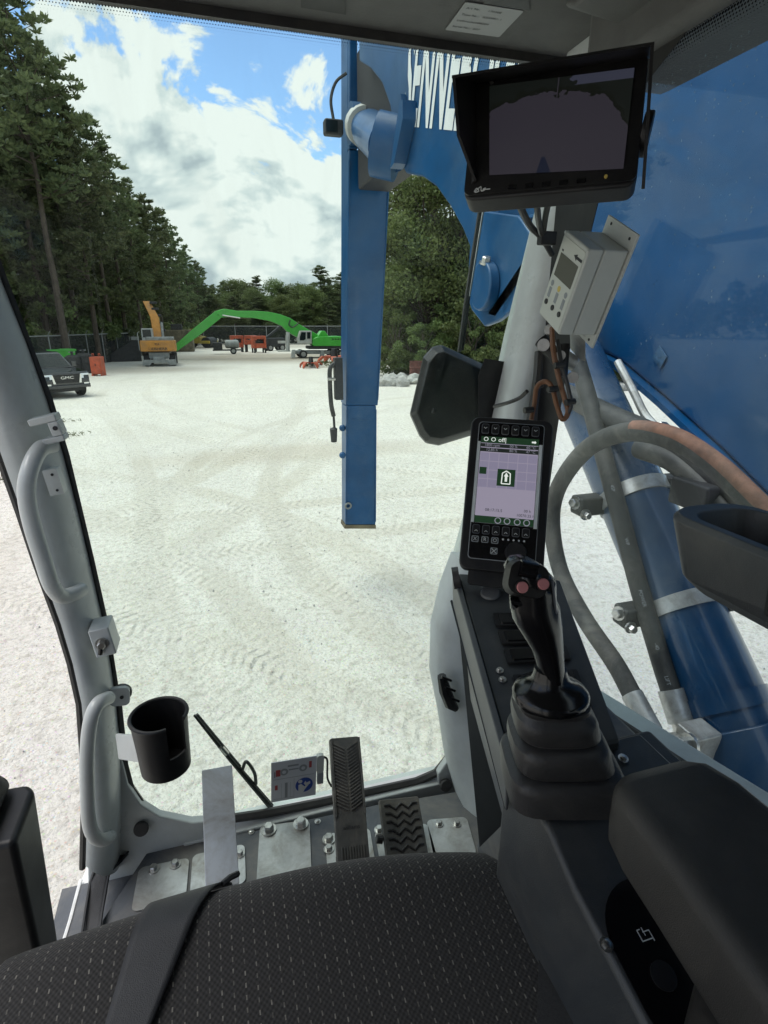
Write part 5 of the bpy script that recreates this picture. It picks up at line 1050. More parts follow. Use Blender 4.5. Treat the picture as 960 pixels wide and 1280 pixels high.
# rear half: box that carries the joystick, falling away to the rear
B0, B1 = P(632, 962, D=.63), P(772, 975, D=.66); zc = 2.805
def ring_box(y0, xl, xr, zt, zb): return [V((xl, y0, zt)), V((xr, y0, zt)), V((xr, y0, zb)), V((xl, y0, zb))]
xl0 = P(636, 968, Z=zc).x; yl0 = P(636, 968, Z=zc).y
rr = MB().loft([ring_box(yl0 + .02, xl0 + .004, .50, zc, 2.45), ring_box(yl0 - .075, xl0 + .004, .50, zc - .002, 2.45), ring_box(yl0 - .12, xl0 + .008, .50, zc - .035, 2.4), ring_box(yl0 - .26, xl0 + .012, .50, zc - .075, 2.4), ring_box(-.25, xl0 + .012, .50, zc - .12, 2.4)]).build('armrest_carrier', 'console', con, bevel=.008, seg=3)
MB().box((xl0 + .06, -.2, 2.13), (.50, .36, 2.44)).build('pedestal', 'panel', con, bevel=.01); MB().box((P(600, 1060, Z=2.15).x - .02, .36, 2.13), (.58, .86, 2.70)).build('pedestal', 'panel', con, bevel=.01)
MB().hexa([tlF + V((.04, .02, -.25)), trF + V((.0, .02, -.25)), brF + V((0, 0, -.2)), blF + V((.03, 0, -.2)), tlF + V((.004, 0, -.052)), trF + V((-.004, 0, -.052)), brF + V((-.004, 0, -.052)), blF + V((.004, 0, -.052))]).build('under_body', 'panel', con)
# rounded inlay with a round blank and an icon on the carrier's rear slope
i0, i1, i2 = V((xl0 + .03, yl0 - .16, zc - .0475)), V((xl0 + .15, yl0 - .16, zc - .0475)), V((xl0 + .03, yl0 - .42, zc - .1075))
sf = Frame(V((xl0 + .018, yl0 - .125, zc - .0375)), V((xl0 + .16, yl0 - .125, zc - .0375)), V((xl0 + .018, yl0 - .26, zc - .0752)))
inl = sf.rect(0, 0, 1, 1.0, .0005, .0022, .05, 10).build('inlay_plate', 'gloss', con)
def hit(fr, x, y, n=0.0):
    d = c_fw + c_r * ((x - 480) / FPX) + c_u * ((640 - y) / FPX); o = fr.o + fr.N * n; t = (o - CAM).dot(fr.N) / d.dot(fr.N); q = CAM + d * t - fr.o
    return q.dot(fr.U) / fr.w, q.dot(fr.Vd) / fr.h
u_, v_ = hit(sf, 757, 1182); mb = MB(); bolt(mb, sf.p(u_, v_, .002), sf.N, .0042, .003); mb.build('panel_screw', 'bolt', inl)
u_, v_ = hit(sf, 828, 1221); sf.disc(u_, v_, .0115, .0022, .0038, 22).build('round_blank', 'black', inl)
u_, v_ = hit(sf, 805, 1169)
ic = MB()
for (a, b, c, d) in ((-.5, -.4, -.42, .4), (.42, -.2, .5, .55), (-.5, .32, .5, .40), (-.5, -.4, -.2, -.33), (-.1, -.2, .45, -.12), (-.05, -.45, .02, .1)):
    s_ = .0125; q0, q1 = sf.p(u_ + a * s_ / sf.w, v_ + b * s_ / sf.h, .0024), sf.p(u_ + c * s_ / sf.w, v_ + d * s_ / sf.h, .0024); mid_ = (q0 + q1) / 2
    ic.add([sf.p(u_ + a * s_ / sf.w, v_ + b * s_ / sf.h, .0025), sf.p(u_ + c * s_ / sf.w, v_ + b * s_ / sf.h, .0025), sf.p(u_ + c * s_ / sf.w, v_ + d * s_ / sf.h, .0025), sf.p(u_ + a * s_ / sf.w, v_ + d * s_ / sf.h, .0025)], [(0, 1, 2, 3)])
ic.build('icon', 'print_white', inl, smooth=None)
# small bracket plate right of the joystick
q = P(778, 948, D=.66); MB().box(tuple(q + V((-.03, -.03, -.01))), tuple(q + V((.05, .03, .0)))).build('bracket_plate', 'console', con, bevel=.003)
mb = MB(); bolt(mb, P(779, 948, D=.655), (0, -.2, 1), .004, .003); mb.build('panel_screw', 'bolt', con)

# armrest pad
ar = thing('right_armrest', 'long black padded right armrest with rounded front end', 'armrest', (.35, .1, 2.7))
def arm_ring(y, x0, x1, zt, zb, k=4):
    r = .016; pts = []
    for cx, cz, a0 in ((x1 - r, zt - r, 90), (x1 - r, zb + r, 0), (x0 + r, zb + r, 270), (x0 + r, zt - r, 180)):
        for i in range(k + 1): a = R(a0 - 90 * i / k); pts.append(V((cx + r * math.cos(a), y, cz + r * math.sin(a))))
    return pts
rings = [arm_ring(.330, .330, .387, 2.905, 2.86), arm_ring(.326, .314, .400, 2.913, 2.852), arm_ring(.312, .303, .409, 2.920, 2.848), arm_ring(.285, .297, .414, 2.923, 2.845), arm_ring(.24, .293, .416, 2.923, 2.844), arm_ring(.1, .277, .414, 2.921, 2.842), arm_ring(-.2, .262, .410, 2.915, 2.836)]
MB().loft(rings).build('pad', 'vinyl', ar, smooth=60)
MB().box((.315, -.15, 2.74), (.395, .22, 2.85)).build('mounting', 'black', ar, bevel=.01)

# ================================================================== JOYSTICK
js = thing('joystick', 'black joystick with two pink buttons on a pleated rubber boot', 'joystick', P(700, 992, D=.64))
Dj = .63; k_ = Dj / FPX
upv = V((0, 0, 1)); rt = c_r; bk = V((-c_r.y, c_r.x, 0))
def sq_ring(c, hw, hd, e=3.2, n=28, tilt=0.0):
    out = []
    for i in range(n):
        a = 2 * math.pi * i / n; ca, sa = math.cos(a), math.sin(a); x = abs(ca) ** (2 / e) * math.copysign(1, ca) * hw; y = abs(sa) ** (2 / e) * math.copysign(1, sa) * hd
        out.append(c + rt * x + bk * y + upv * (tilt * x))
    return out
# boot: centres along a vertical line, widths in metres
c0 = P(703, 968, D=Dj); 
prof = [(-.012, .0665), (.014, .0660), (.022, .0635), (.0255, .0585), (.027, .0510), (.029, .0505), (.031, .0560), (.034, .0580), (.050, .0575), (.0575, .0550), (.061, .0500), (.0625, .0430), (.0645, .0425), (.0665, .0470), (.069, .0490), (.083, .0480), (.090, .0455), (.0935, .0405), (.0955, .0395), (.098, .0415), (.1025, .0415)]
MB().loft([sq_ring(c0 + V((0, 0, z)) - rt * (.22 * max(0, z)), w_ * (.97 if z < .03 else .91), w_ * .76, 4.4 if z < .05 else 3.4) for z, w_ in prof], True, True).build('rubber_boot', 'rubber', js, smooth=40)
cap = c0 + V((0, 0, .1030)) - rt * .0235
def PJ(x, y, near=0.0):
    d = c_fw + c_r * ((x - 480) / FPX) + c_u * ((640 - y) / FPX); return CAM + d * (((c0 - bk * near) - CAM).dot(bk) / d.dot(bk))
def er(c, a, b, tl=0.0, n=24): return [c + rt * (a * math.cos(2 * math.pi * i / n)) + bk * (b * math.sin(2 * math.pi * i / n)) + upv * (tl * a * math.cos(2 * math.pi * i / n)) for i in range(n)]
MB().loft([er(cap, .0400, .036), er(cap + upv * .006, .0405, .0365), er(cap + upv * .010, .038, .034), er(cap + upv * .015, .030, .027), er(cap + upv * .020 - rt * .001, .022, .021), er(cap + upv * .027 - rt * .002, .0185, .018), er(cap + upv * .036 - rt * .003, .0165, .016)]).build('boot_collar', 'gloss', js, smooth=50)
# grip: (pixel centre, half width px, half depth m)
grip = [(692, 862, 19, .019), (690, 846, 18.5, .018), (688, 832, 18.5, .0175), (684, 812, 21.5, .0185), (677, 792, 27.5, .022), (671, 774, 33, .0245), (668, 756, 33.5, .025), (666, 742, 31.5, .025), (664, 728, 33.5, .026), (662, 716, 35, .026), (659, 706, 26, .022), (657, 701, 16, .015)]
MB().loft([er(PJ(x, y), w_ * .93 * depth(PJ(x, y)) / FPX, d_, -.25 if y < 745 else -.05) for x, y, w_, d_ in grip]).build('grip', 'gloss', js, smooth=60)
# seam line, thumb wheel, trigger lip, buttons on the sloping head
hf = Frame(PJ(640, 698, .012), PJ(688, 709, .014), PJ(633, 742, .027))
hd = hf.rect(-.05, -.05, 1.05, 1.0, -.012, .002, .012, 5, .002).build('head_plate', 'black', js)
wh = MB(); c = hf.p(.42, .22, .003); wh.tube([c - hf.U * .008, c + hf.U * .008], .008, 16); wh.build('thumb_wheel', 'gloss', hd)
for u, v in ((.36, .74), (.86, .52)):
    rim_ = hf.disc(u, v, .0070, .001, .0045, 18, .0064).build('button_rim', 'black', hd); hf.disc(u, v, .0056, .0045, .0068, 18, .0049).build('button', 'pink', hd)
c = PJ(644, 757, .012); MB().tube([c, c + rt * -.004 + V((0, 0, .006)), c + rt * .012 + V((0, -.004, .004))], [.006, .006, .004], 10).build('trigger_lip', 'gloss', js)
MB().tube(catmull([PJ(690, 724, .022), PJ(694, 760, .018), PJ(694, 795, .016), PJ(694, 826, .014)]), .0012, 6).build('seam', 'panel', js)

# ================================================================== DISPLAY
df = Frame(P(590, 520, D=.92), P(692, 526, D=.90), P(578, 711, D=.88))
dp = thing('touch_display', 'upright black touch display with lit lilac screen and soft keys', 'display', df.p(.5, 1, 0))
df.rect(0, 0, 1, 1, -.035, 0, .014, 6).build('housing', 'black', dp, bevel=.003)
bz = df.rect(.095, .035, .90, .93, .0002, .0012, .006).build('bezel_line', 'print_grey', dp); df.rect(.105, .04, .89, .925, .0012, .0022, .0055).build('face_glass', 'gloss', dp)
df.rect(.10, .17, .135, .70, .0023, .0034, .0).build('bezel_side', 'trim', dp); df.rect(.845, .17, .885, .71, .0023, .0034, .0).build('bezel_side', 'trim', dp)
sc_ = df.rect(.14, .135, .84, .70, .0024, .003, 0).build('screen', 'scr_lilac', dp)
df.rect(.14, .135, .84, .178, .0031, .0034).build('status_bar', 'scr_green', sc_); df.rect(.14, .182, .84, .205, .0031, .0034).build('data_row', 'scr_black', sc_); df.rect(.14, .211, .84, .236, .0031, .0034).build('data_row', 'scr_black', sc_)
df.rect(.14, .655, .84, .70, .0031, .0034).build('status_bar', 'scr_green', sc_)
for r_ in range(4):
    for c_ in range(6): df.rect(.145 + c_ * .116, .243 + r_ * .058, .253 + c_ * .116, .296 + r_ * .058, .0031, .0033).build('grid_cell', 'scr_lilac_dark', sc_)
df.rect(.15, .34, .235, .385, .0034, .0037).build('icon_tile', 'scr_green', sc_); df.rect(.37, .345, .585, .455, .0034, .0037).build('icon_tile', 'scr_green', sc_)
def fpoly(fr, pts, n): return MB().prism([fr.p(u, v, n) for u, v in pts], fr.N * .0003)
oc = [(.43, .372), (.478, .356), (.526, .372), (.53, .44), (.425, .44)]
for a, b in zip(oc, oc[1:] + oc[:1]): MB().tube([df.p(*a, .0039), df.p(*b, .0039)], .0009, 5).build('icon_outline', 'scr_white', sc_)
fpoly(df, [(.478, .366), (.506, .392), (.492, .392), (.492, .425), (.464, .425), (.464, .392), (.45, .392)], .0038).build('arrow', 'scr_white', sc_)
for x, s_ in ((.20, 'O'), (.29, 'O'), (.40, 'off|')): ftext(s_, 'status_icon', 'scr_white', sc_, df, x, .155, .010, .0036)
fpoly(df, [(.755, .152), (.79, .152), (.79, .146), (.81, .157), (.79, .168), (.79, .162), (.755, .162)], .0036).build('arrow', 'scr_white', sc_)
for y, row_ in ((.193, ('1800 rpm', '00 %', '60 °C')), (.223, ('12.85 h', '80 %', '47 °C'))):
    for x, s_ in zip((.28, .54, .75), row_): ftext(s_, 'status_text', 'scr_dim', sc_, df, x, y, .0062, .0036)
ftext('08:17:15.5', 'status_text', 'scr_black', sc_, df, .36, .615, .0065, .0034); ftext('00 h', 'status_text', 'scr_black', sc_, df, .76, .605, .0062, .0034); ftext('10070.25 h', 'status_text', 'scr_black', sc_, df, .74, .635, .0062, .0034)
for x in (.42, .53, .65, .76): df.disc(x, .678, .0052, .0035, .0038, 14).build('status_icon', 'scr_dim', sc_); df.disc(x, .678, .0038, .0038, .0040, 14).build('status_icon', 'scr_green', sc_)
for row_, y0, y1, sg in ((0, .05, .118, 'v'), (1, .712, .772, '^')):
    for c_ in range(6):
        x = .135 + c_ * .122 if row_ == 0 else .125 + c_ * .118
        kx = df.rect(x, y0, x + .092, y1, .0022, .0040, .003, 4, .0005).build('soft_key', 'panel', dp); df.rect(x + .008, y0 + .005, x + .084, y1 - .005, .0040, .0043, .0025).build('key_face', 'black', kx)
        d_ = .012 if sg == 'v' else -.012; ym = y0 + .026 if sg == 'v' else y0 + .045
        MB().tube([df.p(x + .028, ym, .0047), df.p(x + .046, ym + d_ * .7, .0047), df.p(x + .064, ym, .0047)], .0006, 5).build('key_mark', 'print_white', kx)
for c_ in range(3):
    x = .125 + c_ * .118; kx = df.rect(x, .785, x + .085, .825, .0022, .0034, .002).build('square_key', 'print_grey', dp); df.rect(x + .01, .789, x + .075, .821, .0034, .0037, .002).build('key_face', 'black', kx); ftext('XRO'[c_], 'key_mark', 'print_white', kx, df, x + .042, .805, .008, .0039)
kx = df.rect(.36, .85, .445, .892, .0022, .0034, .002).build('square_key', 'print_grey', dp); df.rect(.37, .854, .435, .888, .0034, .0037, .002).build('key_face', 'black', kx)
MB().tube([df.p(.375, .857, .004), df.p(.43, .885, .004)], .0006, 4).build('key_mark', 'print_white', kx); MB().tube([df.p(.43, .857, .004), df.p(.375, .885, .004)], .0006, 4).build('key_mark', 'print_white', kx)
for c_ in range(5): df.disc(.50 + c_ * .062, .793, .0016, .0022, .0026, 10).build('pilot_lamp', 'print_white', dp)
df.disc(.66, .868, .017, .0022, .010, 24, .0145).build('rotary_knob', 'black', dp)
df.rect(.12, .99, .92, 1.09, -.030, -.012, .006).build('mounting_foot', 'black', dp); MB().tube([df.p(.02, 1.05, -.03), df.p(-.06, 1.06, -.03)], .018, 14).build('tilt_knob', 'rubber', dp)

# ================================================================== CAMERA MONITOR
mf = Frame(P(596, 100, D=.60), P(812, 66, D=.545), P(597, 249, D=.595))
mo = thing('camera_monitor', 'wide black camera monitor with sun hood and dim split picture under the roof', 'monitor', mf.p(.5, 0, 0))
mf.rect(-.01, .02, 1.0, 1.0, -.028, 0, .010, 5).build('housing', 'black', mo, bevel=.003)
# hood: top and side walls, thin, tapering towards the bottom of the sides
h0 = .062
TLo, TRo = P(565, 94, D=.548), P(818, 52, D=.50); LM, LE, RM, RE = P(571, 170, D=.556), P(592, 226, D=.59), P(812, 150, D=.51), P(806, 236, D=.535)
hood = MB()
hood.hexa([mf.p(-.015, .0, -.004), mf.p(1.02, .0, -.004), TRo, TLo, mf.p(-.015, .02, -.004), mf.p(1.02, .02, -.004), TRo + mf.Vd * .003, TLo + mf.Vd * .003])
hood.hexa([mf.p(-.015, .0, -.004), TLo, LM, LE, mf.p(.0, .0, -.004), TLo + mf.U * .003, LM + mf.U * .003, LE + mf.U * .003]); hood.hexa([mf.p(-.012, .0, -.004), LE, mf.p(.0, .9, -.004), mf.p(-.012, .5, -.004), mf.p(.0, .0, -.006), LE + mf.U * .003, mf.p(.003, .9, -.004), mf.p(.003, .5, -.004)])
hood.hexa([mf.p(1.005, .0, -.004), TRo - mf.U * .003, RM - mf.U * .003, RE - mf.U * .003, mf.p(1.02, .0, -.004), TRo, RM, RE])
hood.build('sun_hood', 'black', mo)
mf.rect(-.005, .03, .995, .97, .0, .003, .006).build('front_bezel', 'black', mo)
def hitp(fr, x, y): return hit(fr, x, y, .003)
su = [hitp(mf, 612, 109), hitp(mf, 793, 86), hitp(mf, 779, 212), hitp(mf, 612, 220)]
u0_, v0_, u1_, v1_ = su[3][0], su[0][1], su[2][0], su[3][1]
def cam_picture_mat():
    m = bpy.data.materials.new('split_camera_picture'); m.use_nodes = True; t = m.node_tree; b = t.nodes['Principled BSDF']
    uv = N(t, 'ShaderNodeUVMap'); s = N(t, 'ShaderNodeSeparateXYZ'); L(t, uv.outputs[0], s.inputs[0]); X, Y = s.outputs[0], s.outputs[1]
    n = N(t, 'ShaderNodeTexNoise', i_Scale=9.0, i_Detail=6.0); L(t, uv.outputs[0], n.inputs[0])
    cx = math_n(t, 'ABSOLUTE', math_n(t, 'SUBTRACT', X, .44))
    hor = math_n(t, 'SUBTRACT', .83, math_n(t, 'MULTIPLY', math_n(t, 'POWER', cx, 4.0), 4.4))
    hor = math_n(t, 'ADD', hor, math_n(t, 'MULTIPLY', math_n(t, 'SUBTRACT', n.outputs[0], .5), .34))
    gr = ramp(t, math_n(t, 'SUBTRACT', Y, hor), [(.0, (.095, .085, .115)), (.001, (.012, .016, .010)), (.07, (.018, .024, .02))], 'CONSTANT')
    skyb = math_n(t, 'MULTIPLY', math_n(t, 'GREATER_THAN', Y, .90), math_n(t, 'GREATER_THAN', math_n(t, 'ADD', X, math_n(t, 'MULTIPLY', n.outputs[0], .5)), .85)); gr = mixc(t, skyb, gr, (.12, .13, .20, 1))
    pil = math_n(t, 'LESS_THAN', math_n(t, 'ABSOLUTE', math_n(t, 'SUBTRACT', X, .5)), .0035); col = mixc(t, pil, gr, (.10, .09, .12, 1))
    arm_ = math_n(t, 'MULTIPLY', math_n(t, 'LESS_THAN', math_n(t, 'ABSOLUTE', math_n(t, 'SUBTRACT', X, .42)), math_n(t, 'SUBTRACT', .055, math_n(t, 'MULTIPLY', Y, .25))), math_n(t, 'LESS_THAN', Y, .17)); col = mixc(t, arm_, col, (.02, .03, .075, 1))
    gn = N(t, 'ShaderNodeTexNoise', i_Scale=160.0, i_Detail=2.0); L(t, uv.outputs[0], gn.inputs[0]); col = mixc(t, .5, col, gn.outputs[0], 'SOFT_LIGHT')
    b.inputs['Base Color'].default_value = (.02, .02, .02, 1); b.inputs['Roughness'].default_value = .3; L(t, col, b.inputs['Emission Color']); b.inputs['Emission Strength'].default_value = .13; return m
mbs = MB(); mbs.add([mf.p(*q, .0045) for q in su], [(0, 1, 2, 3)]); mbs.build('screen', cam_picture_mat(), mo, smooth=None, uv=[(0, 1), (1, 1), (1, 0), (0, 0)])
MB().tube(catmull([mf.p(u, v, .0036) for u, v in ((.06, .95), (.075, .925), (.09, .95), (.065, .955), (.10, .915), (.105, .95), (.125, .945), (.13, .93), (.115, .94), (.16, .94))], 4), .0006, 4).build('maker_mark', 'print_white', mo)
mf.disc(.1, .06, .0022, .003, .006, 10).build('screw', 'bolt', mo); mf.disc(.83, .93, .0016, .003, .005, 10).build('pilot_lamp', 'sticker_yellow', mo)
for c_ in range(5): mf.rect(.27 + c_ * .10, .925, .32 + c_ * .10, .96, .003, .0042, .001).build('button', 'gloss', mo)
kn = MB().tube([mf.p(1.0, .55, -.012), mf.p(1.05, .56, -.012)], .02, 18); kn.build('side_knob', 'black', mo, bevel=.002)
MB().tube([mf.p(.7, .1, -.028), mf.p(.75, -.28, -.06)], .012, 10).build('bracket', 'black', mo)
cb_ = thing('monitor_cable', 'pair of black cables hanging from the monitor along the pillar', 'cable', P(690, 320, Y=1.0))
MB().tube(catmull([P(645, 240, D=.64), P(652, 262, D=.68), P(664, 284, D=.78), P(678, 298, D=.84), P(690, 318, D=.87)]), .0045, 8).build('cable_run', 'rubber', cb_)
MB().tube(catmull([P(670, 240, D=.64), P(672, 265, D=.70), P(676, 290, D=.80), P(684, 302, D=.85)]), .004, 8).build('cable_run', 'rubber', cb_); MB().tube(catmull([P(688, 240, D=.66), P(682, 270, D=.74), P(679, 292, D=.82)]), .004, 8).build('cable_run', 'rubber', cb_)
q = P(681, 297, D=.82); MB().box(tuple(q + V((-.010, -.008, -.010))), tuple(q + V((.016, .006, .008)))).build('cable_tie', 'black', cb_, bevel=.002)

# ================================================================== GREY CONTROLLER BOX on the right pillar
bxf = Frame(P(706.5, 287, D=.80 * 1.03), P(737, 311.5, D=.749 * 1.03), P(673, 391, D=.885 * 1.03))
dv = P(787, 314, D=.764 * 1.03) - P(737, 311.5, D=.749 * 1.03)
bx = thing('controller_box', 'pale grey control box with small blank display fixed to the right pillar', 'control box', bxf.p(.5, 1, 0))
f_ = [bxf.p(0, 0), bxf.p(1, 0), bxf.p(1, 1), bxf.p(0, 1)]
MB().hexa(f_ + [q + dv * .38 for q in f_]).build('lid', 'boxgrey', bx, bevel=.003); MB().hexa([q + dv * .388 for q in f_] + [q + dv for q in f_]).build('housing', 'boxgrey', bx, bevel=.003)
bxf.rect(.06, .05, .94, .98, 0, .0006, .003).build('front_foil', mat('pale_front_foil', (.52, .54, .49), .4), bx)
bxf.rect(.14, .22, .86, .48, .0007, .0012, .001).build('display_window', 'lcd_off', bx)
fpoly(bxf, [(.60, .15), (.72, .12), (.72, .14), (.92, .14), (.92, .17), (.72, .17), (.72, .19)], .0007).build('arrow', 'print', bx); bxf.rect(.14, .18, .20, .20, .0007, .001).build('mark', 'print', bx)
for i, u in enumerate((.18, .48, .78)):
    bxf.disc(u, .80, .0042, .0007, .0022, 12).build('push_key', 'print', bx); bxf.rect(u - .05, .62, u + .05, .74, .0007, .001).build('mark', 'print_grey', bx)
    bxf.disc(u, .57, .0045, .0007, .001, 12).build('mark', 'sticker_yellow' if i == 1 else 'print_grey', bx)
bb = MB(); [bolt(bb, bxf.p(*q, 0), bxf.N, .0018, .001) for q in ((.04, .02), (.97, .03))]; bb.build('lid_screw', 'bolt', bx)
bp0 = [bxf.p(-.05, -.18) + dv * 1.01, bxf.p(1.04, -.18) + dv * 1.01, bxf.p(1.04, 1.16) + dv * 1.01, bxf.p(-.05, 1.16) + dv * 1.01]; bkp = MB().hexa(bp0 + [q + dv.normalized() * .004 for q in bp0]).build('back_plate', 'boxgrey', bx, bevel=.001)
for u, v in ((.15, -.12), (.85, -.10), (.85, 1.10)): MB().tube([bxf.p(u, v) + dv * 1.0, bxf.p(u, v) + dv * 1.012], .0022, 10).build('bolt_hole', 'print', bkp)
MB().hexa([bxf.p(.2, 1.1) + dv, bxf.p(.7, 1.1) + dv, bxf.p(.7, 1.45) + dv * 1.3, bxf.p(.2, 1.45) + dv * 1.3] + [q + V((.004, .02, 0)) for q in (bxf.p(.2, 1.1) + dv, bxf.p(.7, 1.1) + dv, bxf.p(.7, 1.45) + dv * 1.3, bxf.p(.2, 1.45) + dv * 1.3)]).build('bracket', 'steel', bx)
# clamp and wiring below the box
cl = thing('pipe_clamp_mount', 'shiny steel clamp with bolts below the grey control box', 'clamp', P(690, 450, D=.95))
for x, y, r_, d_ in ((679, 432, .010, .95), (686, 413, .008, .96), (715, 472, .009, .93), (700, 445, .008, .94)):
    a = P(x, y, D=d_); MB().tube([a, a + V((-.012, -.02, .002))], r_, 14).build('nut', 'bolt', cl)
MB().tube([P(676, 425, D=.95), P(700, 452, D=.94)], .012, 12).build('clamp_bar', 'black', cl); MB().tube([P(690, 436, D=.96), P(718, 455, D=.97)], .013, 12).build('clamp_bar', 'steel', cl); MB().tube([P(705, 430, D=.95), P(702, 470, D=.96)], .010, 12).build('clamp_bar', 'black', cl)
wr = thing('wire_loom', 'looped brown wires tied with black straps beside the pillar', 'wires', P(705, 520, D=.9))
MB().tube(catmull([P(690, 410, D=.92), P(692, 440, D=.90), P(698, 470, D=.90), P(705, 495, D=.90), P(710, 515, D=.90), P(703, 524, D=.90), P(696, 506, D=.91), P(690, 484, D=.92), P(681, 477, D=.93), P(671, 484, D=.94), P(668, 505, D=.95), P(664, 525, D=.95)]), .0042, 8).build('wire', 'orange_wire', wr)
MB().tube(catmull([P(697, 425, D=.91), P(702, 455, D=.90), P(709, 480, D=.895), P(714, 505, D=.895), P(709, 520, D=.90)]), .0032, 8).build('wire', 'rubber', wr)
MB().tube(catmull([P(674, 440, D=.97), P(672, 470, D=.97), P(668, 500, D=.97), P(662, 530, D=.97)]), .008, 8).build('wire', 'rubber', wr)
for x, y in ((698, 457), (712, 503), (690, 487), (672, 482), (660, 513)):
    a = P(x, y, D=.895 if x > 680 else .945); MB().tube([a + V((-.007, 0, 0)), a + V((.009, 0, .001))], .0052, 8).build('cable_tie', 'black', wr)
tq = P(655, 490, D=.98); wr2 = thing('mirror_cable', 'short black cable tie and cable joining pillar and mirror', 'cable', tq); MB().tube(catmull([P(659, 489, D=.96), P(650, 497, D=.98), P(636, 503, D=1.0), P(618, 508, D=1.05)]), .0035, 8).build('cable_run', 'rubber', wr2)

# ================================================================== MIRROR HOUSING outside the glass
mi = thing('mirror', 'black angular mirror housing seen from behind beside the right pillar', 'mirror', P(570, 500, Y=1.22))
outl = [(512, 518), (529, 446), (541, 433), (552, 431), (606, 456), (612, 470), (604, 540), (548, 557), (532, 554), (524, 545)]
cxm, cym = 563, 495
mm_ = lambda s_, Y_, dx=0: [P(cxm + (x - cxm) * s_ + dx, cym + (y - cym) * s_, Y=Y_) for x, y in outl]
MB().loft([mm_(.62, 1.165, 4), mm_(.86, 1.172, 2), mm_(.97, 1.195, 0), mm_(1.0, 1.225), mm_(.98, 1.25)]).build('housing', 'black', mi, bevel=.004, smooth=28)
MB().tube([P(604, 500, Y=1.21), P(628, 492, Y=1.15), P(640, 480, Y=1.11)], .012, 10).build('arm', 'black', mi)
MB().tube([P(540, 513, Y=1.164), P(543, 514, Y=1.168)], .006, 10).build('drain_plug', 'black', mi)

# ================================================================== WIPERS
w1 = thing('windscreen_wiper', 'upright wiper arm parked in front of the boom', 'wiper', P(575, 440, Y=1.10))
MB().tube([P(606, 240, Y=1.115), P(592, 320, Y=1.115), P(577, 438, Y=1.115)], [.003, .004, .005], 8).build('wiper_arm', 'black', w1); MB().tube([P(602, 250, Y=1.10), P(582, 380, Y=1.10), P(574, 440, Y=1.10)], .0045, 8).build('wiper_blade', 'rubber', w1); MB().tube([P(608, 240, Y=1.105), P(587, 370, Y=1.105)], .002, 6).build('washer_pipe', 'bolt', w1)
w2 = thing('windscreen_wiper', 'slanting lower wiper with washer clip behind the cup holder', 'wiper', P(340, 1010, Y=1.10))
MB().tube([P(243, 894, Y=1.10), P(285, 945, Y=1.10), P(342, 1012, Y=1.10)], [.003, .006, .008], 8).build('wiper_arm', 'black', w2); MB().tube([P(246, 893, Y=1.092), P(300, 958, Y=1.092)], .0035, 8).build('wiper_blade', 'rubber', w2)
MB().tube(catmull([P(303, 962, Y=1.10), P(308, 952, Y=1.095), P(318, 966, Y=1.095), P(320, 980, Y=1.10)]), .004, 8).build('washer_clip', 'rubber', w2); MB().tube([P(277, 934, Y=1.09), P(284, 942, Y=1.09)], .006, 8).build('joint_rivet', 'bolt', w2)

# ================================================================== SAFETY SIGN on the windscreen
sg = Frame(P(339, 954, Y=1.055), P(396, 945, Y=1.055), P(341, 1003, Y=1.055))
si = thing('warning_plate', 'small pale instruction plate with a round blue read-the-manual symbol', 'sign', sg.p(.5, 1))
sg.rect(0, 0, 1, 1, -.002, 0, .001).build('plate', 'sticker', si); dk = .0004
sg.disc(.73, .68, .0205, .0001, dk * 1.5, 28).build('blue_disc', 'signblue', si)
sg.disc(.64, .575, .0050, .0008, .0012, 14).build('reader_head', 'print_white', si); fpoly(sg, [(.60, .66), (.66, .64), (.74, .72), (.80, .66), (.82, .70), (.74, .80), (.70, .88), (.60, .85)], .0008).build('reader_body', 'print_white', si); fpoly(sg, [(.72, .64), (.76, .58), (.78, .63), (.86, .60), (.87, .66), (.78, .72)], .0008).build('manual_book', 'print_white', si)
for u in (.28, .70): sg.disc(u, .27 - .03 * (u > .5), .0095, .0002, .0006, 18).build('wheel_mark', 'print_grey', si); sg.disc(u, .27 - .03 * (u > .5), .0045, .0006, .0009, 12).build('wheel_mark', 'sticker', si)
for a, b, c_, m_ in ((.10, .20, (.20, .36), 'signred'), (.83, .10, (.89, .26), 'signred'), (.36, .12, (.60, .16), 'print_grey'), (.38, .22, (.60, .25), 'print_grey'), (.07, .24, (.085, .38), 'print'), (.05, .43, (.95, .437), 'print_grey'), (.5, .46, (.506, .95), 'print_grey'), (.30, .55, (.36, .93), 'print_grey'), (.42, .55, (.425, .93), 'print_grey'), (.22, .55, (.225, .93), 'print_grey'), (.05, .93, (.5, .935), 'print_grey'), (.08, .58, (.14, .70), 'signred')):
    sg.rect(a, b, c_[0], c_[1], .0001, .0004).build('printed_mark', m_, si)
clp = sg.rect(1.0, -.02, 1.16, .42, -.006, .004, .006, 4).build('clip', 'boxgrey', si); sg.rect(1.02, .42, 1.16, .70, -.006, .004, .002).build('clip_base', 'print_grey', si)
MB().tube(catmull([sg.p(1.16, .05, 0), sg.p(1.24, .15, 0), sg.p(1.26, .6, 0), sg.p(1.36, .85, 0)]), .0025, 8).build('wire_stay', 'black', si)

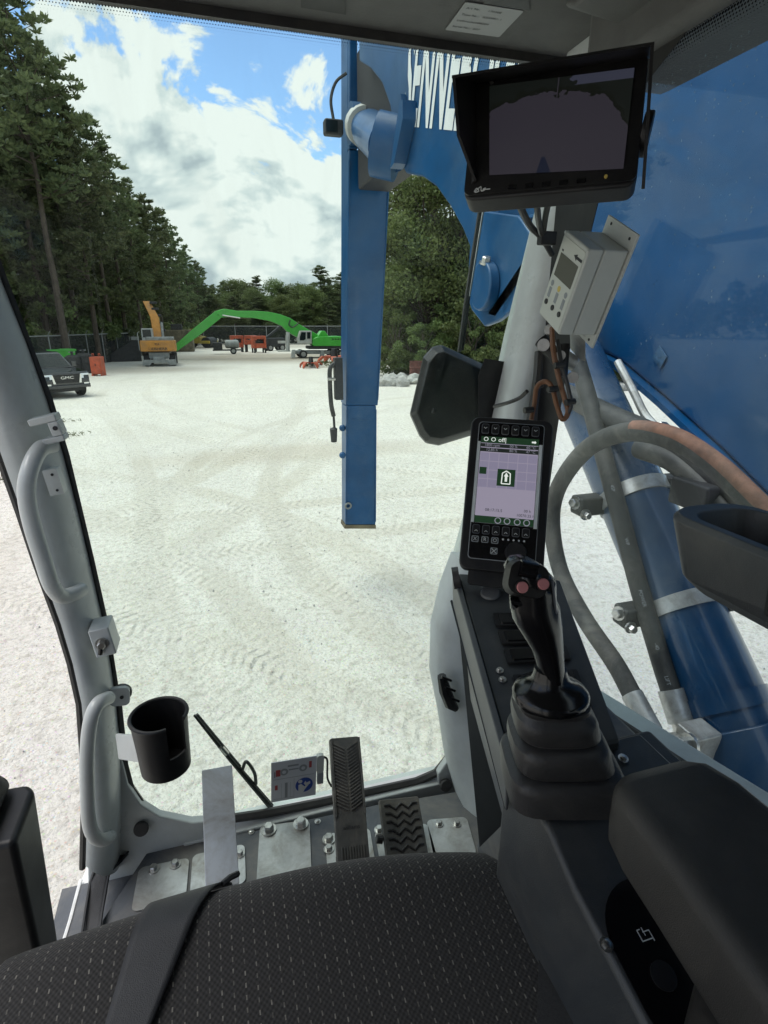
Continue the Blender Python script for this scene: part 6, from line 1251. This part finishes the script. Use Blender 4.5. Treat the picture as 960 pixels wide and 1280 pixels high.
# ================================================================== PEDALS
def pedal_frame(tl, tr, bl, Yt, Yb): return Frame(P(*tl, Y=Yt), P(*tr, Y=Yt), P(*bl, Y=Yb))
f = pedal_frame((252, 963), (290, 956), (254, 1100), 1.0, .84); fr_ = thing('foot_plate', 'plain bare steel foot plate standing on the cab floor', 'foot rest', f.p(.5, 1))
f.rect(0, 0, 1, 1.1, -.006, 0, .002).build('plate', 'steel_plate', fr_, bevel=.001); f.rect(0.02, 0, .98, .02, -.03, -.0062, 0).build('bent_lip', 'steel_plate', fr_)
MB().box(tuple(f.p(.2, 1.02, -.05)), tuple(f.p(.8, 1.05, -.008))).build('foot', 'steel', fr_)
f = pedal_frame((412, 923), (449, 920), (416, 1078), 1.0, .83); pe = thing('treadle_pedal', 'tall black ribbed treadle pedal with herringbone rubber', 'pedal', f.p(.5, 1))
pd_ = f.rect(0, 0, 1, 1.12, -.012, 0, .006).build('pad', 'pedal_rubber', pe, bevel=.002)
rb_ = MB()
for k in range(19):
    v = .045 + k * .0285
    for s_, (a, b) in ((1, (.10, .46)), (-1, (.54, .90))):
        q0, q1 = f.p(a, v + (.0 if s_ > 0 else .055), .0), f.p(b, v + (.055 if s_ > 0 else 0), .0); rb_.hexa([q0, q1, q1 + f.Vd * .0026, q0 + f.Vd * .0026, q0 + f.N * .0035, q1 + f.N * .0035, q1 + f.Vd * .0026 + f.N * .0035, q0 + f.Vd * .0026 + f.N * .0035])
for k in range(9): rb_.hexa([f.p(.14 + k * .085, .90, 0), f.p(.17 + k * .085, .90, 0), f.p(.17 + k * .085, 1.08, 0), f.p(.14 + k * .085, 1.08, 0), f.p(.14 + k * .085, .90, .003), f.p(.17 + k * .085, .90, .003), f.p(.17 + k * .085, 1.08, .003), f.p(.14 + k * .085, 1.08, .003)])
rb_.build('herringbone_tread', 'pedal_rubber', pe, smooth=None)['kind'] = 'stuff'
for a, b in ((.0, .07), (.93, 1.0)): f.rect(a, .01, b, .66, 0, .0035, .001).build('edge_rib', 'pedal_rubber', pe)
ftext('williams', 'maker_mark', 'print', pe, f, .5, .755, .0115, .0006)
MB().box(tuple(f.p(.15, 1.02, -.06)), tuple(f.p(.85, 1.08, -.014))).build('hinge', 'darkmetal', pe)
f = pedal_frame((474, 1000), (523, 995), (481, 1080), .965, .86); pe2 = thing('zigzag_pedal', 'wide black rubber pedal with zigzag ridges', 'pedal', f.p(.5, 1))
f.rect(0, 0, 1, 1.1, -.012, 0, .004).build('pad', 'pedal_rubber', pe2, bevel=.002)
for k in range(7):
    v = .10 + k * .135; pts = [f.p(u, v + dv_, .001) for u, dv_ in ((.10, .0), (.22, .0), (.36, .075), (.52, -.01), (.68, .075), (.80, .0), (.92, .0))]; MB().tube(pts, .0028, 6).build('ridge', 'rubber', pe2)
MB().box(tuple(f.p(.2, .9, -.06)), tuple(f.p(.8, 1.0, -.014))).build('hinge', 'darkmetal', pe2); MB().tube([f.p(-.16, .6, -.01), f.p(-.02, .62, -.01)], .009, 10).build('pivot_pin', 'rubber', pe2)

# ================================================================== STRAP on the floor by the door
sp = thing('floor_strap', 'folded black webbing strap lying on the floor beside the door sill', 'strap', P(150, 1060, Z=2.16))
rows = [[P(x0, y0, Z=2.192), P(x1, y1, Z=2.192)] for x0, y0, x1, y1 in ((183, 1043, 185, 1052), (150, 1046, 166, 1058), (132, 1056, 152, 1078), (122, 1078, 137, 1092), (113, 1105, 133, 1112), (108, 1135, 128, 1142), (100, 1190, 120, 1200))]
mb = MB(); mb.loft([[lerp(a, b, i / 4) + V((0, 0, .006 * math.sin(k * 1.9 + i * .8))) for i in range(5)] for k, (a, b) in enumerate(rows)], False, False, False); o = mb.build('webbing', 'webbing', sp, smooth=60); m_ = o.modifiers.new('thick', 'SOLIDIFY'); m_.thickness = .003
MB().tube([r_[0] + V((0, 0, .004)) for r_ in rows], .0028, 6).build('hem', 'webbing', sp); MB().tube([r_[1] + V((0, 0, .004)) for r_ in rows], .0028, 6).build('hem', 'webbing', sp)

# ================================================================== CUP HOLDER
cc = P(208, 957, D=.92); cu = thing('cup_holder', 'black plastic cup holder with a slot, bracketed to the left pillar', 'cup holder', cc)
Rc, Hc, n = .0430, .100, 40; ang0 = math.atan2((CAM - cc).y, (CAM - cc).x)
def cring(r, z, flare=0.0): return [cc + V((r * math.cos(ang0 + 2 * math.pi * i / n), r * math.sin(ang0 + 2 * math.pi * i / n), z)) for i in range(n)]
lv = [(0, .90), (.02, .92), (.04, .935), (.055, .95), (Hc - .006, 1.0), (Hc, 1.03)]
mb = MB(); vs, fs = [], []
def slot(i): d = (i + .5) / n * 360; d = (d + 180) % 360 - 180; return 9 < d < 54
O_ = [cring(Rc * k, z) for z, k in lv]; I_ = [cring(Rc * k - .0032, z + (.003 if z == 0 else 0)) for z, k in lv]
def quadadd(a, b, c, d): mb.add([a, b, c, d], [(0, 1, 2, 3)])
for i in range(n):
    j = (i + 1) % n
    for k in range(len(lv) - 1):
        if slot(i) and k >= 2: continue
        quadadd(O_[k][i], O_[k][j], O_[k + 1][j], O_[k + 1][i]); quadadd(I_[k][j], I_[k][i], I_[k + 1][i], I_[k + 1][j])
        for e, s_ in ((i, (i - 1) % n), (j, j)):
            if k >= 2 and slot(s_): quadadd(O_[k][e], O_[k + 1][e], I_[k + 1][e], I_[k][e])
    kk = 2 if slot(i) else len(lv) - 1; quadadd(O_[kk][i], O_[kk][j], I_[kk][j], I_[kk][i])
mb.add(O_[0], [tuple(range(n))[::-1]]); mb.add(I_[0], [tuple(range(n))])
o = mb.build('cup', 'black', cu, smooth=None, recalc=False); b_ = bmesh.new(); b_.from_mesh(o.data); bmesh.ops.remove_doubles(b_, verts=b_.verts, dist=.00005); bmesh.ops.recalc_face_normals(b_, faces=b_.faces); b_.to_mesh(o.data); b_.free(); o.data.shade_smooth(); o.data.set_sharp_from_angle(angle=R(45))
MB().tube(cring(Rc * 1.03 - .0015, Hc)[6:] + cring(Rc * 1.03 - .0015, Hc)[:2], .0032, 8).build('rim', 'black', cu)
q = P(158, 936, D=.97); f = Frame(P(146, 917, D=.985), P(176, 920, D=.93), P(148, 948, D=.985)); f.rect(0, 0, 1, 1, -.003, .003, .002).build('bracket', 'grey_paint', cu, bevel=.001)

# ================================================================== TRAY at the right window
tr_ = thing('storage_tray', 'dark grey plastic storage tray with deep slot at the right window', 'tray', (.56, .3, 2.98))
def tr_ring(z, x0, x1, y1, r, k=5):
    pts = [V((x1, -.05, z)), V((x0, -.05, z))]
    for cx, a0 in ((x0 + r, 180), (x1 - r, 90)):
        for i in range(k + 1): a = R(a0 - 90 * i / k); pts.append(V((cx + r * math.cos(a), y1 - r + r * math.sin(a), z)))
    return pts
MB().loft([tr_ring(3.010, .508, .606, .470, .03), tr_ring(3.022, .500, .609, .490, .034), tr_ring(3.085, .494, .612, .516, .04), tr_ring(3.092, .498, .610, .512, .04), tr_ring(3.092, .510, .600, .490, .028), tr_ring(3.080, .513, .598, .485, .028), tr_ring(3.030, .516, .594, .470, .028)]).build('tray_shell', 'console', tr_, bevel=.002, smooth=40)
MB().tube([V((.4955, .36, 3.085)), V((.502, .36, 3.03))], .006, 8).build('finger_notch', 'black', tr_)
MB().box((.585, .0, 3.0), (.618, .06, 3.05)).build('mount', 'black', tr_)
